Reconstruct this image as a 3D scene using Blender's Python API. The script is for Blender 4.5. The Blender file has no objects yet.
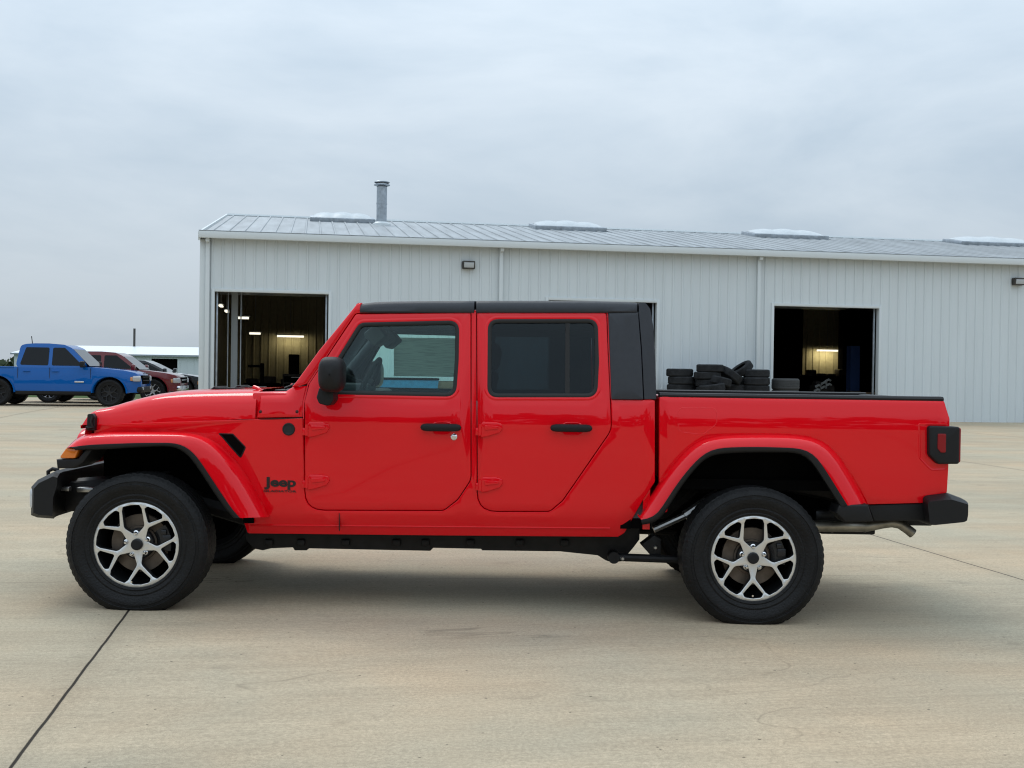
import bpy, bmesh, math, random
from mathutils import Vector, Matrix
from mathutils.geometry import delaunay_2d_cdt
R = math.radians
PI = math.pi
random.seed(7)
scene = bpy.context.scene
col = scene.collection

# ------------------------------------------------------------------ camera
F = 1150.0
CAMH = 1.40
ROLL, PITCH = 0.0145, -11.0 / F
cam_d = bpy.data.cameras.new('camera')
cam = bpy.data.objects.new('camera', cam_d)
col.objects.link(cam)
scene.camera = cam
cam_d.sensor_width = 36
cam_d.lens = F / 1024 * 36
cam_d.clip_end = 4000
_f = Vector((0, math.cos(PITCH), math.sin(PITCH)))
_r0 = Vector((1, 0, 0)); _u0 = _r0.cross(_f)
_r = (_r0 * math.cos(ROLL) + _u0 * math.sin(ROLL)).normalized()
_u = _r.cross(_f).normalized()
m = Matrix((_r, _u, -_f)).transposed().to_4x4()
m.translation = Vector((0, 0, CAMH))
cam.matrix_world = m
def ray(px, py):
    return _r * ((px - 512) / F) + _u * ((384 - py) / F) + _f
def Q(px, py, Y):
    d = ray(px, py); t = Y / d.y
    return d.x * t, CAMH + d.z * t

# ------------------------------------------------------------------ world, overcast sky
world = bpy.data.worlds.new('World'); scene.world = world
world.use_nodes = True
wt = world.node_tree; wn = wt.nodes; wn.clear()
SUN_EL, SUN_AZ = R(55), R(-35)          # azimuth measured from +y towards +x
def nd(t, typ, **kw):
    n = t.nodes.new(typ)
    for k, v in kw.items(): setattr(n, k, v)
    return n
out = nd(wt, 'ShaderNodeOutputWorld'); bg = nd(wt, 'ShaderNodeBackground')
sky = nd(wt, 'ShaderNodeTexSky', sky_type='NISHITA'); sky.sun_disc = False
sky.sun_elevation = SUN_EL; sky.sun_rotation = SUN_AZ; sky.dust_density = 3
tc = nd(wt, 'ShaderNodeTexCoord')
mp = nd(wt, 'ShaderNodeMapping'); mp.inputs['Scale'].default_value = (1, 1, 2.8)
n1 = nd(wt, 'ShaderNodeTexNoise'); n1.inputs['Scale'].default_value = 2.6; n1.inputs['Detail'].default_value = 6; n1.inputs['Roughness'].default_value = .56; n1.inputs['Distortion'].default_value = .3
rp_ = nd(wt, 'ShaderNodeValToRGB')
e = rp_.color_ramp.elements
e[0].position = .28; e[0].color = (.365, .455, .545, 1)
e[1].position = .62; e[1].color = (.53, .605, .675, 1)
sep = nd(wt, 'ShaderNodeSeparateXYZ')
zr = nd(wt, 'ShaderNodeMapRange'); zr.inputs['From Min'].default_value = 0; zr.inputs['From Max'].default_value = 1; zr.inputs['To Min'].default_value = .86; zr.inputs['To Max'].default_value = 2.7
mul = nd(wt, 'ShaderNodeMix', data_type='RGBA', blend_type='MULTIPLY'); mul.inputs[0].default_value = 1
sc = nd(wt, 'ShaderNodeMix', data_type='RGBA', blend_type='MULTIPLY'); sc.inputs[0].default_value = 1; sc.inputs[7].default_value = (.1, .1, .1, 1)
mix = nd(wt, 'ShaderNodeMix', data_type='RGBA'); mix.inputs[0].default_value = .93
L = wt.links.new
L(tc.outputs['Generated'], mp.inputs[0]); L(mp.outputs[0], n1.inputs['Vector']); L(n1.outputs['Fac'], rp_.inputs[0])
L(tc.outputs['Generated'], sep.inputs[0]); L(sep.outputs['Z'], zr.inputs['Value'])
L(rp_.outputs[0], mul.inputs[6]); L(zr.outputs[0], mul.inputs[7])
L(sky.outputs[0], sc.inputs[6]); L(sc.outputs[2], mix.inputs[6]); L(mul.outputs[2], mix.inputs[7])
L(mix.outputs[2], bg.inputs[0]); bg.inputs[1].default_value = 1.0
L(bg.outputs[0], out.inputs[0])

sd = bpy.data.lights.new('sun', 'SUN'); so = bpy.data.objects.new('sun', sd); col.objects.link(so)
sd.energy = .9; sd.angle = R(22); sd.color = (1, .96, .9)
_sv = Vector((math.sin(SUN_AZ) * math.cos(SUN_EL), math.cos(SUN_AZ) * math.cos(SUN_EL), math.sin(SUN_EL)))
so.rotation_euler = _sv.to_track_quat('Z', 'Y').to_euler()
so.location = _sv * 50
scene.view_settings.view_transform = 'Standard'
scene.view_settings.look = 'None'
scene.view_settings.gamma = 1
scene.view_settings.exposure = 0.12
scene.cycles.filter_width = 1.15

# ------------------------------------------------------------------ materials
MT = {}
def mat(name, color, rough=.6, metal=0, spec=.5, coat=0, bump=0, bscale=60, var=0, vscale=8, emit=None, es=0, vstretch=None):
    m = bpy.data.materials.new(name); m.use_nodes = True
    t = m.node_tree; b = t.nodes['Principled BSDF']
    b.inputs['Base Color'].default_value = (*color, 1)
    b.inputs['Roughness'].default_value = rough
    b.inputs['Metallic'].default_value = metal
    b.inputs['Specular IOR Level'].default_value = spec
    b.inputs['Coat Weight'].default_value = coat
    b.inputs['Coat Roughness'].default_value = .03
    if emit:
        b.inputs['Emission Color'].default_value = (*emit, 1); b.inputs['Emission Strength'].default_value = es
    tcn = nd(t, 'ShaderNodeTexCoord')
    src = tcn.outputs['Object']
    if vstretch:
        mm = nd(t, 'ShaderNodeMapping'); mm.inputs['Scale'].default_value = vstretch
        t.links.new(src, mm.inputs[0]); vs = mm.outputs[0]
    else: vs = src
    if var:
        n = nd(t, 'ShaderNodeTexNoise'); n.inputs['Scale'].default_value = vscale; n.inputs['Detail'].default_value = 5
        t.links.new(vs, n.inputs['Vector'])
        r = nd(t, 'ShaderNodeMapRange'); r.inputs['From Min'].default_value = .3; r.inputs['From Max'].default_value = .7
        r.inputs['To Min'].default_value = 1 - var; r.inputs['To Max'].default_value = 1 + var
        t.links.new(n.outputs['Fac'], r.inputs['Value'])
        x = nd(t, 'ShaderNodeMix', data_type='RGBA', blend_type='MULTIPLY'); x.inputs[0].default_value = 1
        x.inputs[6].default_value = (*color, 1); t.links.new(r.outputs[0], x.inputs[7])
        t.links.new(x.outputs[2], b.inputs['Base Color'])
    if bump:
        n = nd(t, 'ShaderNodeTexNoise'); n.inputs['Scale'].default_value = bscale; n.inputs['Detail'].default_value = 3
        t.links.new(src, n.inputs['Vector'])
        bp = nd(t, 'ShaderNodeBump'); bp.inputs['Strength'].default_value = bump; bp.inputs['Distance'].default_value = .01
        t.links.new(n.outputs['Fac'], bp.inputs['Height']); t.links.new(bp.outputs[0], b.inputs['Normal'])
    MT[name] = m
    return m
def glass(name, tint, fres=1.5, gl=(.55, .6, .62)):
    m = bpy.data.materials.new(name); m.use_nodes = True
    t = m.node_tree; t.nodes.clear()
    o = nd(t, 'ShaderNodeOutputMaterial'); tr = nd(t, 'ShaderNodeBsdfTransparent'); g = nd(t, 'ShaderNodeBsdfGlossy')
    tr.inputs[0].default_value = (*tint, 1); g.inputs['Roughness'].default_value = .01; g.inputs[0].default_value = (*gl, 1)
    fr = nd(t, 'ShaderNodeFresnel'); fr.inputs[0].default_value = fres
    mx = nd(t, 'ShaderNodeMixShader')
    t.links.new(fr.outputs[0], mx.inputs[0]); t.links.new(tr.outputs[0], mx.inputs[1]); t.links.new(g.outputs[0], mx.inputs[2])
    t.links.new(mx.outputs[0], o.inputs[0]); MT[name] = m
    return m
mat('red', (.76, .002, .009), .45, 0, .02, .85, bump=.12, bscale=2.4)
mat('hardtop', (.017, .020, .027), .42, 0, .5, bump=.25, bscale=900, var=.1, vscale=30)
mat('plastic', (.008, .008, .009), .5, 0, .3, bump=.2, bscale=700)
mat('seal', (.006, .006, .006), .6)
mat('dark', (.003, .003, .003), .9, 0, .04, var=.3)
mat('chassis', (.012, .012, .013), .55, .3, .4, var=.4, vscale=12)
mat('rubber', (.0065, .0065, .007), .58, 0, .28, bump=.5, bscale=90, var=.4, vscale=9)
mat('old_rubber', (.021, .022, .024), .8, 0, .2, bump=.5, bscale=60, var=.4, vscale=6)
mat('alloy', (.72, .72, .71), .34, .75, .5, var=.04)
mat('alloy_dark', (.03, .031, .034), .35, .6)
mat('disc', (.13, .105, .085), .5, .6, var=.25, vscale=20)
mat('steel', (.45, .45, .44), .35, .9, var=.15)
mat('exhaust', (.30, .28, .24), .38, .9, var=.3, vscale=14)
mat('chrome', (.75, .75, .76), .12, 1)
mat('amber', (.75, .18, .005), .2, 0, .5, 1)
mat('redlens', (.24, .003, .006), .45, 0, .3, .15)
mat('clearlens', (.6, .62, .64), .12, .1, .6, 1)
mat('cloth', (.028, .029, .032), .9, 0, .2, bump=.2)
mat('trimgrey', (.10, .105, .115), .7, 0, .3)
mat('headliner', (.15, .16, .17), .9)
mat('letters', (.012, .006, .006), .4)
mat('darkbadge', (.03, .035, .04), .3, .6)
mat('blackred', (.05, .002, .002), .6)
glass('glass_front', (.87, .99, .96))
glass('glass_tint', (.33, .39, .41))
glass('glass_dark', (.10, .11, .12))
glass('glass_ws', (.9, .95, .94))

def paper():
    m = mat('paper', (.30, .33, .31), .8)
    t = m.node_tree; b = t.nodes['Principled BSDF']; tcn = nd(t, 'ShaderNodeTexCoord')
    mm = nd(t, 'ShaderNodeMapping'); mm.inputs['Scale'].default_value = (2, 1, 60)
    n = nd(t, 'ShaderNodeTexNoise'); n.inputs['Scale'].default_value = 4; n.inputs['Detail'].default_value = 2
    r = nd(t, 'ShaderNodeValToRGB'); r.color_ramp.elements[0].position = .42; r.color_ramp.elements[0].color = (.62, .68, .65, 1)
    r.color_ramp.elements[1].position = .5; r.color_ramp.elements[1].color = (.80, .84, .80, 1)
    t.links.new(tcn.outputs['Object'], mm.inputs[0]); t.links.new(mm.outputs[0], n.inputs['Vector']); t.links.new(n.outputs['Fac'], r.inputs[0]); t.links.new(r.outputs[0], b.inputs['Base Color'])
    tl = nd(t, 'ShaderNodeBsdfTranslucent'); tl.inputs[0].default_value = (.34, .37, .35, 1); t.links.new(r.outputs[0], tl.inputs[0])
    mx = nd(t, 'ShaderNodeMixShader'); mx.inputs[0].default_value = .55
    t.links.new(b.outputs[0], mx.inputs[1]); t.links.new(tl.outputs[0], mx.inputs[2]); t.links.new(mx.outputs[0], t.nodes['Material Output'].inputs[0])
paper()

# ------------------------------------------------------------------ mesh helpers
class MB:
    def __init__(s): s.bm = bmesh.new()
    def add(s, vs, fs, mi=0):
        b = [s.bm.verts.new(v) for v in vs]
        for f in fs:
            try:
                q = s.bm.faces.new([b[i] for i in f]); q.material_index = mi
            except ValueError: pass
        return s
    def merge(s, tmp, mi=0, M=None):
        if M is not None: bmesh.ops.transform(tmp, matrix=M, verts=tmp.verts)
        tmp.verts.ensure_lookup_table(); tmp.verts.index_update()
        s.add([v.co.copy() for v in tmp.verts], [[v.index for v in f.verts] for f in tmp.faces], mi); tmp.free(); return s
    def box(s, c, d, bev=0, mi=0, rot=None, seg=2):
        t = bmesh.new(); bmesh.ops.create_cube(t, size=1)
        bmesh.ops.scale(t, vec=d, verts=t.verts)
        if bev: bmesh.ops.bevel(t, geom=list(t.edges), offset=bev, segments=seg, affect='EDGES', profile=.5)
        M = Matrix.Translation(c)
        if rot: M = M @ Matrix.Rotation(rot[2], 4, 'Z') @ Matrix.Rotation(rot[1], 4, 'Y') @ Matrix.Rotation(rot[0], 4, 'X')
        return s.merge(t, mi, M)
    def bb(s, x0, x1, y0, y1, z0, z1, bev=0, mi=0):
        return s.box(((x0+x1)/2, (y0+y1)/2, (z0+z1)/2), (abs(x1-x0), abs(y1-y0), abs(z1-z0)), bev, mi)
    def lathe(s, prof, c, axis='y', n=48, mi=0, a0=0, closed=False):
        vs = []; fs = []; k = len(prof)
        for i in range(n):
            a = a0 + 2*PI*i/n; ca, sa = math.cos(a), math.sin(a)
            for (r, h) in prof:
                if axis == 'y': vs.append((c[0]+r*ca, c[1]+h, c[2]+r*sa))
                elif axis == 'z': vs.append((c[0]+r*ca, c[1]+r*sa, c[2]+h))
                else: vs.append((c[0]+h, c[1]+r*ca, c[2]+r*sa))
        for i in range(n):
            j = (i+1) % n
            for q in range(k if closed else k-1):
                w = (q+1) % k
                fs.append((i*k+q, j*k+q, j*k+w, i*k+w))
        return s.add(vs, fs, mi)
    def tube(s, path, r, n=10, mi=0, caps=True, closed=False):
        P = [Vector(p) for p in path]; rr = r if isinstance(r, (list, tuple)) else [r]*len(P)
        up = None; vs = []; fs = []
        for i, p in enumerate(P):
            if closed: d = (P[(i+1) % len(P)] - P[i-1])
            else: d = P[min(i+1, len(P)-1)] - P[max(i-1, 0)]
            d.normalize()
            if up is None:
                up = Vector((0, 0, 1)) if abs(d.z) < .9 else Vector((0, 1, 0))
            sx = d.cross(up).normalized(); up = sx.cross(d).normalized()
            for k in range(n):
                a = 2*PI*k/n; vs.append(p + (sx*math.cos(a) + up*math.sin(a))*rr[i])
        m_ = len(P)
        for i in range(m_ if closed else m_-1):
            j = (i+1) % m_
            for k in range(n):
                l = (k+1) % n; fs.append((i*n+k, i*n+l, j*n+l, j*n+k))
        if caps and not closed:
            fs.append(tuple(range(n))[::-1]); fs.append(tuple((m_-1)*n+k for k in range(n)))
        return s.add(vs, fs, mi)
    def grid(s, rows, mi=0, closed=False):
        k = len(rows[0]); vs = [p for r in rows for p in r]; fs = []
        for i in range(len(rows)-1):
            for q in range(k if closed else k-1):
                w = (q+1) % k; fs.append((i*k+q, i*k+w, (i+1)*k+w, (i+1)*k+q))
        return s.add(vs, fs, mi)
    def prism(s, out, y0, y1, bev=0, mi=0, yf=None):
        """out: (x,z) loop, extruded along y; yf(x,z) shifts y0 side / mirrored y1"""
        t = bmesh.new(); n = len(out)
        a = [t.verts.new((x, y0, z)) for x, z in out]; b = [t.verts.new((x, y1, z)) for x, z in out]
        fa = t.faces.new(a); fb = t.faces.new(b[::-1])
        for i in range(n): t.faces.new((a[i], b[i], b[(i+1) % n], a[(i+1) % n]))
        bmesh.ops.recalc_face_normals(t, faces=t.faces)
        if bev: bmesh.ops.bevel(t, geom=list(fa.edges)+list(fb.edges), offset=bev, segments=3, affect='EDGES', profile=.5, clamp_overlap=True)
        bmesh.ops.triangulate(t, faces=[f for f in t.faces if len(f.verts) > 4])
        if yf:
            ym = (y0+y1)/2
            for v in t.verts: v.co.y = ym + (v.co.y-ym)*yf(v.co.x, v.co.z)
        return s.merge(t, mi)
    def build(s, name, mats, parent=None, ang=35, merge=0, mirror=False, loc=None):
        if merge: bmesh.ops.remove_doubles(s.bm, verts=s.bm.verts, dist=merge)
        if mirror:
            for v in s.bm.verts: v.co.y = -v.co.y
        bmesh.ops.recalc_face_normals(s.bm, faces=s.bm.faces)
        me = bpy.data.meshes.new(name)
        if loc is not None: bmesh.ops.translate(s.bm, vec=-Vector(loc), verts=s.bm.verts)
        s.bm.to_mesh(me); s.bm.free()
        for q in ([mats] if isinstance(mats, str) else mats): me.materials.append(MT[q])
        me.shade_smooth(); me.set_sharp_from_angle(angle=R(ang))
        o = bpy.data.objects.new(name, me); col.objects.link(o)
        if parent: o.parent = parent
        if loc is not None: o.location = loc
        return o
def tag(o, label=None, cat=None, group=None, kind=None):
    if label: o['label'] = label
    if cat: o['category'] = cat
    if group: o['group'] = group
    if kind: o['kind'] = kind
    return o
def empty(name, loc, rz=0):
    o = bpy.data.objects.new(name, None); col.objects.link(o); o.empty_display_size = .3
    o.location = loc; o.rotation_euler = (0, 0, rz); return o
def kids(o): return [c for c in bpy.data.objects if c.parent == o]
def copy_tree(o, parent=None):
    c = o.copy(); col.objects.link(c); c.parent = parent
    for ch in kids(o): copy_tree(ch, c)
    return c

def area2(l): return sum(l[i][0]*l[(i+1) % len(l)][1]-l[(i+1) % len(l)][0]*l[i][1] for i in range(len(l)))/2
def rnd(pts, seg=5):
    """(x,y[,r]) polygon -> rounded polygon"""
    o = []; n = len(pts)
    for i, p in enumerate(pts):
        r = p[2] if len(p) > 2 else 0
        P = Vector(p[:2])
        if r <= 0: o.append((P.x, P.y)); continue
        A = Vector(pts[i-1][:2]) - P; B = Vector(pts[(i+1) % n][:2]) - P
        la, lb = A.length, B.length; A.normalize(); B.normalize()
        ang = A.angle(B); d = min(r/math.tan(ang/2), la*.48, lb*.48)
        p0 = P+A*d; p1 = P+B*d
        for k in range(seg+1):
            t = k/seg; q = p0*(1-t)**2 + P*2*t*(1-t)*1.0 + p1*t*t
            o.append((q.x, q.y))
    return o
def off2(l, d):
    """offset loop inward by d (d<0 outward)"""
    n = len(l); s = 1 if area2(l) > 0 else -1; o = []
    for i in range(n):
        a = Vector(l[i-1]); b = Vector(l[i]); c = Vector(l[(i+1) % n])
        e1 = b-a; e2 = c-b
        if e1.length < 1e-9 or e2.length < 1e-9: o.append(tuple(b)); continue
        e1.normalize(); e2.normalize()
        n1 = Vector((-e1.y, e1.x))*s; n2 = Vector((-e2.y, e2.x))*s
        mm = n1+n2; q = mm.length_squared
        if q < .2: mm = n1*1.0
        else: mm = mm*2/q
        if mm.length > 2.2: mm = mm.normalized()*2.2
        p = b+mm*d; o.append((p.x, p.y))
    return o
def inside(p, loops):
    c = False; x, y = p; y += 1.37e-7
    for l in loops:
        n = len(l); j = n-1
        for i in range(n):
            xi, yi = l[i]; xj, yj = l[j]
            if (yi > y) != (yj > y) and x < (xj-xi)*(y-yi)/(yj-yi)+xi: c = not c
            j = i
    return c
def segd(p, l):
    best = 9e9; px_, py_ = p
    for i in range(len(l)):
        ax, ay = l[i-1]; bx, by = l[i]; dx, dy = bx-ax, by-ay; q = dx*dx+dy*dy
        t = 0 if q == 0 else max(0, min(1, ((px_-ax)*dx+(py_-ay)*dy)/q))
        best = min(best, (px_-ax-t*dx)**2+(py_-ay-t*dy)**2)
    return math.sqrt(best)
def fill(loops, sp):
    pts = []; ed = []
    for l in loops:
        b = len(pts); pts += [Vector(p) for p in l]; ed += [(b+i, b+(i+1) % len(l)) for i in range(len(l))]
    if sp:
        xs = [p[0] for p in loops[0]]; ys = [p[1] for p in loops[0]]
        nx = int((max(xs)-min(xs))/sp); ny = int((max(ys)-min(ys))/sp)
        for i in range(1, nx+1):
            for j in range(1, ny+1):
                p = (min(xs)+i*sp, min(ys)+j*sp)
                if inside(p, loops) and min(segd(p, l) for l in loops) > sp*.35: pts.append(Vector(p))
    v, e_, f, *_ = delaunay_2d_cdt(pts, ed, [], 0, 1e-7)
    fs = [q for q in f if inside(tuple((v[q[0]]+v[q[1]]+v[q[2]])/3), loops)]
    return v, fs
def panel(mb, outline, holes, yf, gap=0, bev=.004, depth=.03, sp=.06, mi=0, mi_side=None, hb=None):
    """curved sheet in the x,z plane at y=yf(x,z) with rolled edges going to +y by depth"""
    if mi_side is None: mi_side = mi
    ins = []
    for k, l in enumerate([outline]+list(holes)):
        sg = 1 if k == 0 else -1
        l0 = off2(l, gap*sg) if gap else list(l)
        l1 = off2(l0, bev*.35*sg); l2 = off2(l0, bev*sg)
        ring = [(l2, 0), (l1, bev*.3), (l0, bev), (l0, depth)]
        rows = [[(x, yf(x, z)+dy, z) for x, z in L_] for L_, dy in ring]
        mb.grid(rows[:3], mi, closed=True); mb.grid(rows[2:], mi_side, closed=True)
        ins.append(l2)
    v, fs = fill(ins, sp)
    mb.add([(p.x, yf(p.x, p.y), p.y) for p in v], fs, mi)
    return mb
def lerp(tab, x):
    if x <= tab[0][0]: return tab[0][1]
    for (a, b), (c, d) in zip(tab, tab[1:]):
        if x <= c: return b+(d-b)*(x-a)/(c-a)
    return tab[-1][1]
def smooth(t): t = max(0, min(1, t)); return t*t*(3-2*t)
def slerp(tab, x):   # smooth monotone interpolation
    if x <= tab[0][0]: return tab[0][1]
    for i, ((a, b), (c, d)) in enumerate(zip(tab, tab[1:])):
        if x <= c:
            t = (x-a)/(c-a)
            m0 = (d-tab[i-1][1])/(c-tab[i-1][0]) if i > 0 else (d-b)/(c-a)
            m1 = (tab[i+2][1]-b)/(tab[i+2][0]-a) if i+2 < len(tab) else (d-b)/(c-a)
            h = c-a; t2 = t*t; t3 = t2*t
            return (2*t3-3*t2+1)*b+(t3-2*t2+t)*h*m0+(-2*t3+3*t2)*d+(t3-t2)*h*m1
    return tab[-1][1]

# ------------------------------------------------------------------ terrain
YC = 7.47; HW = .94; YT = YC-HW           # truck centre line, half width, tyre face
def g(x, y):
    z = -.0015 - .0083*max(-4.5, min(4.5, x))
    z *= 1-smooth((abs(y-7)-6)/12)
    z += .24*smooth((y-12)/20)*smooth((-x-3)/8)
    return z
def sheet(name, xs, ys, mt, dz=0):
    mb = MB(); mb.grid([[(x, y, g(x, y)+dz) for x in xs] for y in ys])
    return mb.build(name, mt)
# ================================================================== red pickup truck
truck = empty('pickup_truck', (0, YC, 0))
tag(truck, 'red four-door pickup truck with black hardtop parked side-on in front on the concrete', 'pickup truck')
PR = [(.40, .22), (.47, .205), (.52, .178), (.56, .163), (.62, .156), (.9, .146), (1.10, .141), (1.132, .140), (1.15, .143), (1.20, .150), (1.28, .164), (1.40, .183), (1.75, .244), (1.85, .262)]
def prof(x, z):
    return lerp(PR, z) + .17*smooth((-1.32-x)/1.05)
def LO(px, py, off): return Q(px, py, YT+off)
def LP(px, py, ex=0):
    z = 1.0; x = 0
    for _ in range(5): x, z = Q(px, py, YT+prof(x, z)+ex)
    return x, z
def PX(pts, ex=0, seg=5):
    return [LP(p[0], p[1], ex) for p in rnd(pts, seg)]
def yb(ex=0, fn=None):
    return lambda x, z: -(HW-prof(x, z)-ex) + (fn(x, z) if fn else 0)

def both(name, fnc, mats, parent=truck, ang=35, merge=2e-4, parents=None):
    """build near and far copies of a piece"""
    res = []
    for k in range(2):
        mb = MB(); fnc(mb)
        par = parents[k] if parents else parent
        res.append(mb.build(name, mats, par, ang, merge, mirror=(k == 1)))
    return res

DOOR1 = [(303.6, 402, 6), (308.5, 383.5, 10), (355.5, 313.2, 5), (471.4, 311.6, 3), (471.4, 480, 16), (458, 500, 14), (444, 511, 10), (304.5, 510.6, 20)]
DOOR2 = [(476.2, 311.6, 3), (607.2, 311.8, 4), (608.6, 350, 0), (610.6, 389, 6), (612, 430, 22), (563, 501, 16), (550, 512, 10), (477, 512, 20)]
WIN1 = [(329.5, 374, 8), (360.5, 324.2, 9), (457.6, 322, 9), (457, 360, 0), (454.5, 395, 10), (329, 392.5, 8)]
WIN2 = [(489.6, 320.8, 9), (596, 320.6, 9), (597.3, 362, 0), (595.6, 395.6, 10), (489, 395.6, 9)]

# -- cab body side with door openings
def f(mb):
    o = [(94, 424.5), (256, 418.9), (303, 418), (303.4, 403), (307.6, 384.5), (355, 311), (608, 309), (609.4, 350), (611.6, 399.4, 2), (655, 400, 2), (655, 482, 4), (643, 500), (624.5, 533, 5), (618, 537), (430, 535.5), (247.5, 533.5, 3), (243, 520), (232, 497), (205, 455), (190, 443), (150, 437), (94, 437)]
    # the two door openings
    panel(mb, PX(o), [PX(DOOR1), PX(DOOR2)], yb(fn=lambda x, z: .0), 0, .005, .05)
both('body_side', f, 'red')
# pinch seam and joint of the sill
def f(mb):
    rows = []
    for px in range(250, 622, 12):
        x, z = LP(px, 525+(px-250)*.009)
        rows.append([(x, -(HW-prof(x, z)+.0015), z+.006), (x, -(HW-prof(x, z)+.007), z), (x, -(HW-prof(x, z)+.0015), z-.006)])
    mb.grid(rows)
both('sill_crease', f, 'red')
def f(mb):
    x, z0 = LP(339.3, 513); _, z1 = LP(339.3, 530)
    mb.bb(x-.0018, x+.0018, -(HW-.160), -(HW-.19), z1, z0)
both('sill_joint', f, 'blackred')

def press(x, z):
    return 0
def door(outl, win, holes_extra=None):
    def f(mb):
        panel(mb, PX(outl), [PX(win)], yb(-.001), .0042, .006, .045, sp=.05)
    return both('door', f, 'red')
D1 = door(DOOR1, WIN1); D2 = door(DOOR2, WIN2)
# raised frame around each window opening (pressed)
def trim(win, parents, ex=0):
    def f(mb):
        L0 = PX(win, seg=7)
        ring = [(-.010, -.0025), (-.006, -.004), (.004, -.004), (.012, .0), (.014, .02)]
        rows = [[(x, -(HW-prof(x, z))+dy, z) for x, z in off2(L0, d)] for d, dy in ring]
        mb.grid(rows, closed=True)
    return both('window_seal', f, 'seal', parents=parents)
trim(WIN1, D1); trim(WIN2, D2)
def inner_frame(win, outl, parents):
    def f(mb):
        w = PX(win, seg=5)
        panel(mb, off2(PX(outl), .012), [w], yb(.046), 0, .003, .012, sp=.1)
    both('inner_frame', f, 'trimgrey', parents=parents)
inner_frame(WIN1, DOOR1, D1); inner_frame(WIN2, DOOR2, D2)
def f(mb):
    o = [(297, 385), (319.7, 352.5), (357, 306), (361, 304), (361, 316), (311.4, 384.5)]
    panel(mb, PX(o), [], yb(.072), 0, .003, .012, sp=.1)
both('pillar_trim', f, 'trimgrey')
def emboss(win, parents):
    def f(mb):
        L0 = PX(win, seg=7)
        ring = [(-.030, -.0008), (-.024, -.0035), (-.018, -.0042), (-.010, -.002)]
        rows = [[(x, -(HW-prof(x, z))+dy, z) for x, z in off2(L0, d)] for d, dy in ring]
        mb.grid(rows, closed=True)
    return both('window_surround', f, 'red', parents=parents)
emboss(WIN1, D1); emboss(WIN2, D2)
def pane(win, gm, parents, ex=.012, th=.004, name='window_glass'):
    def f(mb):
        lp = off2(PX(win), .002); v, fs = fill([lp], .12)
        for k, e_ in enumerate((ex, ex+th)):
            mb.add([(p.x, -(HW-prof(p.x, p.y)-e_), p.y) for p in v], [q if k else q[::-1] for q in fs])
        mb.grid([[(x, -(HW-prof(x, z)-e_), z) for x, z in lp] for e_ in (ex, ex+th)], closed=True)
    return both(name, f, gm, parents=parents, merge=1e-5)
pane(WIN1, 'glass_front', D1)
pane(WIN2, 'glass_tint', D2)
# divider bar of the rear door glass
def f(mb):
    x0, z0 = LP(567.6, 322); x1, z1 = LP(567.6, 394)
    mb.prism([(x0-.012, z1), (x1+.012, z1), (x0+.012, z0), (x0-.012, z0)], -(HW-.20), -(HW-.19))
    for v in mb.bm.verts: v.co.y += prof(v.co.x, v.co.z)-.186
both('window_divider', f, 'seal', parents=D2)

# handles
def handle(px0, px1, py, parents):
    def f(mb):
        x0, z = LP(px0, py); x1, _ = LP(px1, py); y = -(HW-prof(x0, z))
        xs = [x0+(x1-x0)*t for t in (0, .02, .06, .15, .3, .5, .7, .85, .94, .98, 1)]
        rows = []
        for i, x in enumerate(xs):
            t = i/10; k = math.sqrt(max(0.0, 1-abs(2*(x-x0)/(x1-x0)-1)**8)); h = .021*k+.002
            yy = y-.030-.010*math.sin(PI*(x-x0)/(x1-x0))
            rows.append([(x, yy+a*.011*(.4+.6*k), z+b*h) for a, b in ((-.6, .75), (-1, .3), (-1, -.3), (-.6, -.8), (.6, -1), (1, -.3), (1, .3), (.6, 1))])
        mb.grid(rows, closed=True)
        mb.add(rows[0], [tuple(range(8))]); mb.add(rows[-1], [tuple(range(8))])
        mb.bb(x0+.008, x0+.04, y-.024, y+.01, z-.014, z+.014, .004); mb.bb(x1-.04, x1-.008, y-.024, y+.01, z-.014, z+.014, .004)
    both('handle', f, 'plastic', parents=parents)
    def f2(mb):   # pressed bowl behind the grip
        x0, z = LP(px0+11, py+1); x1, _ = LP(px1-9, py+1); y = -(HW-prof(x0, z))
        xm = (x0+x1)/2; w = (x1-x0)/2
        ring = [(1.0, -.0015), (.93, -.005), (.86, -.003), (.5, -.0018), (.02, -.0015)]
        rows = [[(xm+w*s_*math.copysign(abs(math.cos(a))**.6, math.cos(a)), y+dy, z+.038*s_*math.copysign(abs(math.sin(a))**.7, math.sin(a))) for a in [2*PI*k/36 for k in range(36)]] for s_, dy in ring]
        mb.grid(rows, closed=True)
    both('handle_bowl', f2, 'red', parents=parents)
handle(420.8, 461.5, 427, D1); handle(550.2, 592, 427.6, D2)
def f(mb):
    x, z = LP(454, 437); y = -(HW-prof(x, z))
    mb.lathe([(.0, -.009), (.009, -.009), (.0095, -.008), (.017, -.006), (.020, -.003), (.021, 0)], (x, y, z), 'y', 24)
both('lock_cylinder', f, 'chrome', parents=D1)
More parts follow.
